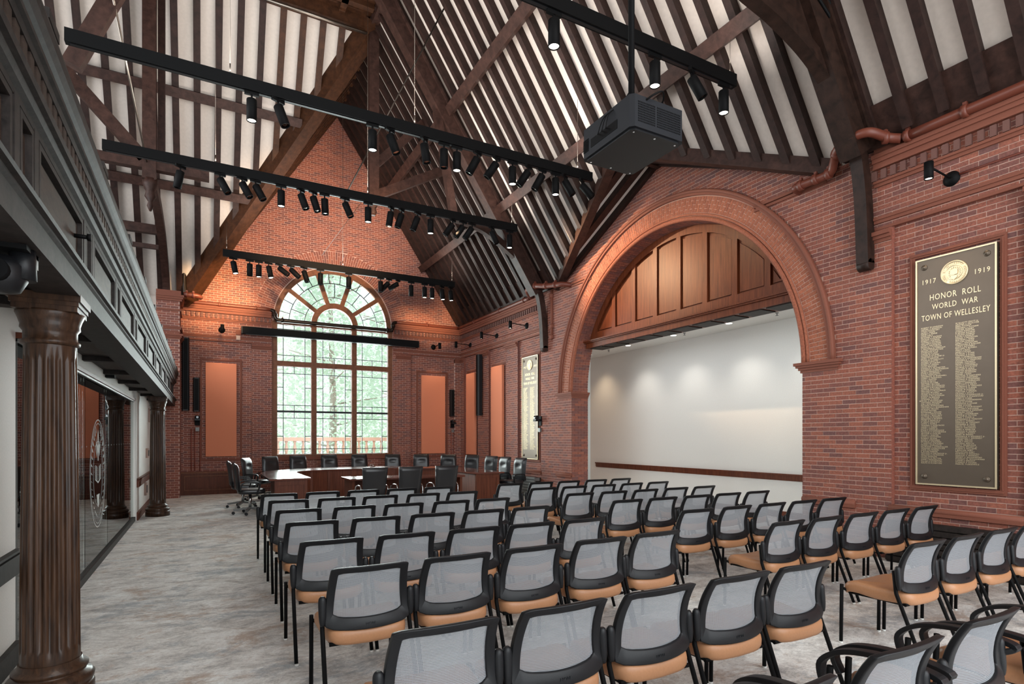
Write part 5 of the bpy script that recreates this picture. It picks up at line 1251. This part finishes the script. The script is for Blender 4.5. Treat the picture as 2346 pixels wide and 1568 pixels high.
for i, (x, y) in enumerate(((2.78, 10.42), (3.46, 10.42), (4.19, 10.42))):
    lab = ['left', 'middle', 'right'][i] + ' high-backed black chair of the three at the straight table'
    if i == 0: vc.location = (x, y, 0); vc['label'] = lab
    else: dup(vc, (x, y, 0), random.uniform(-.05, .05), lab)

# audience chairs ------------------------------------------------------------
BKY = lambda z: (lambda t_: t_)(  # forward offset of the back at height z
    (.092 * (1 - ((z - .57) / .24) ** 2) if z > .57 else .092 - .03 * ((.57 - z) / .14) ** 2))
def bpt(u, z, hw, off=0.0):
    cv = .040 * (1 - u * u) * (1 if z < .62 else max(.35, 1 - (z - .62) / .2 * .65))
    return (u * hw, BKY(z) - cv + off, z)
def hwid(z):  # half width of the back outline
    if z > .62: return .213 + .014 * (.80 - z) / .18
    if z > .50: return .227 + .010 * (.62 - z) / .12
    return .237 - .008 * ((.50 - z) / .05) ** 2
_AUD = {}
def aud_chair(arms=False):
    t = empty('armchair' if arms else 'stacking_chair', (0, 0, 0), 'x', 'chair', 'x')
    # back frame: ring between outer and inner outlines, on the curved surface
    def outline(inn, n=15):
        P = []; z0, z1 = (.520, .764) if inn else (.456, .80); m = .043 if inn else 0
        rnd = .02 if inn else .026
        for i in range(n): u = -1 + 2 * i / (n - 1); P.append((u, z1 - (rnd * .35 * abs(u) ** 12)))
        for i in range(1, n): P.append((1, z1 + (z0 - z1) * i / n))
        for i in range(n): u = 1 - 2 * i / (n - 1); P.append((u, z0 - .012 * (1 - u * u) + (rnd * .55 * abs(u) ** 12)))
        for i in range(1, n): P.append((-1, z0 + (z1 - z0) * i / n))
        return [(u, z, max(.05, hwid(z) - m)) for u, z in P]
    O, I = outline(False), outline(True); N = len(O)
    vs = [bpt(u, z, h_, -.014) for u, z, h_ in O] + [bpt(u, z, h_, -.014) for u, z, h_ in I] + [bpt(u, z, h_, .014) for u, z, h_ in I] + [bpt(u, z, h_, .014) for u, z, h_ in O]
    fs = [(a * N + i, a * N + (i + 1) % N, ((a + 1) % 4) * N + (i + 1) % N, ((a + 1) % 4) * N + i) for a in range(4) for i in range(N)]
    o = obj('back_frame', MB().add(vs, fs), M['black_pl'], t); smoothed(o, 0, .006)
    for p_ in o.data.polygons: p_.use_smooth = True
    g = MB(); n = 12; vs = []
    for j in range(n + 1):
        z = .50 + (.772 - .50) * j / n
        for i in range(n + 1): u = -1 + 2 * i / n; vs.append(bpt(u, z - .014 * (1 - u * u) * (1 - j / n), hwid(z) - .032, 0))
    obj('back_mesh', g.add(vs, [(j * (n + 1) + i, j * (n + 1) + i + 1, (j + 1) * (n + 1) + i + 1, (j + 1) * (n + 1) + i) for j in range(n) for i in range(n)], True), M['mesh'], t)
    s_ = pillow(.47, .47, .088, 40, 5.5, rings=((0, .90), (.08, .965), (.25, .995), (.55, 1), (.82, .985), (.95, .94), (1, .8))); s_.v = [(x * (1 + .05 * (y / .22)), y + .255, z + .360 + .012 * (x / .22) ** 2 + (.012 if y > .1 else 0) - .03 * max(0, (y - .12) / .1) ** 2 * (1 if z > .0 else .3)) for x, y, z in s_.v]
    obj('seat', s_, M['tan'], t)
    g = MB()
    for a, c in (((-.215, .06, .375), (.215, .06, .375)), ((-.215, .43, .375), (.215, .43, .375)), ((-.2, .06, .375), (-.2, .43, .375)), ((.2, .06, .375), (.2, .43, .375))): g.tube([a, c], .011, 8)
    obj('seat_frame', g, M['black'], t)
    for k in (-1, 1):
        if not arms:
            lf = obj('leg', MB().tube([(k * .245, .47, .43), (k * .245, .475, .012)], .0125, 10).tube([(k * .245, .47, .405), (k * .20, .44, .38)], .010, 8), M['black'], t)
        else: lf = obj('leg', MB().tube([(k * .25, .45, .52), (k * .25, .47, .012)], .0135, 10), M['black'], t)
        lr = obj('leg', MB().tube([(k * .245, .115, .60), (k * .245, .10, .45), (k * .25, -.07, .012)], .0125, 10), M['black'], t)
        for lg_, yy in ((lf, .475), (lr, -.07)): obj('foot_cap', MB().lathe([(.014, 0), (.014, .012)], (k * .248, yy, 0), 8), M['white'], lg_)
        g = MB().tube(spline([(0, .078, .475), (0, .082, .53), (0, .088, .60), (0, .088, .635)], 4), [.010, .013, .0155, .017, .018, .0185, .019, .0192, .0192, .0185, .017, .0135, .008], 14)
        g.v = [(k * .247 + x * 1.15, y, z) for x, y, z in g.v]; obj('back_bracket', g, M['black_pl'], t)
        if arms:
            g = MB(); sweep(g, spline([(k * .262, .10, .56), (k * .285, .04, .595), (k * .29, .12, .615), (k * .29, .28, .615), (k * .285, .42, .585), (k * .27, .50, .52), (k * .255, .48, .44)]), .048, .022, (1, 0, 0)); o = obj('armrest', g, M['black_pl'], t); smoothed(o, 0, .006)
    if 'txt' not in _AUD:
        me = text_mesh('HON', .022, .0008, spacing=1.1); me.transform(Matrix.Translation((0, BKY(.47) - .040 - .0155, .466)) @ Matrix.Rotation(PI / 2, 4, 'X')); _AUD['txt'] = me
    obj('embossed_letters', _AUD['txt'], M['dark_pl'], t)
    return t
ch = aud_chair(); arm = aud_chair(True)
PX = .5415; SC = .70 / .68; first = True
ROW_A = [7.46, 6.66, 5.74, 4.86, 3.92, 3.03, 1.935]; ROW_B = [7.48, 6.64, 5.78, 4.90, 3.92, 3.0, 1.97]
XA = {0: .82, 1: .83, 2: .82, 3: .80, 4: .775, 5: .79, 6: .80}; XBk = {0: 4.07, 1: 4.12, 2: 4.13, 3: 4.14, 4: 4.19, 5: 4.24, 6: 4.23}
JA = {(0, 0): -3, (1, 0): -4}
RN = ['first', 'second', 'third', 'fourth', 'fifth', 'sixth', 'seventh']
for blk, rows, xs, nm in (('left', ROW_A, XA, 'left block'), ('right', ROW_B, XBk, 'right block')):
    for r_, yy in enumerate(rows):
        for c_ in range(5):
            step = .522 if blk == 'left' else .541
            if blk == 'left' and r_ == 5: step = .533
            x = (xs[r_] + c_ * step) * SC; y = (yy + (.02 * c_ if r_ in (5,) and blk == 'left' else 0) + (.015 * c_ if blk == 'right' and r_ < 2 else 0)) * SC
            rz = math.radians(JA.get((r_, c_), 0) + random.uniform(-1.6, 1.6) if blk == 'left' else random.uniform(-1.5, 2))
            side = ['leftmost', 'second from the left', 'middle', 'second from the right', 'rightmost'][c_]
            lab = f'mesh-back chair, {side}, {RN[6 - r_]} row from the camera, {nm}'
            grp = f'mesh-back chairs, {nm}'
            loc = (x + random.uniform(-.008, .008), y + .0, 0)
            if first: ch.location = loc; ch.rotation_euler = (0, 0, rz); ch['label'] = lab; ch['group'] = grp; first = False
            else: dup(ch, loc, rz, lab, grp)
for i, (x, y) in enumerate(((2.06, 1.01), (2.71, 1.03), (1.41, .99), (3.38, 1.0))):
    lab = ['mesh-back armchair, second from the left in the row nearest the camera', 'mesh-back armchair, third from the left in the row nearest the camera', 'mesh-back armchair mostly below the bottom edge, left of the other armchairs', 'mesh-back armchair at the lower right edge of the picture'][i]
    loc = (x * SC, y * SC, 0)
    if i == 0: arm.location = loc; arm['label'] = lab; arm['group'] = 'armchairs in the row nearest the camera'
    else: dup(arm, loc, math.radians(random.uniform(-1, 1)), lab, 'armchairs in the row nearest the camera')
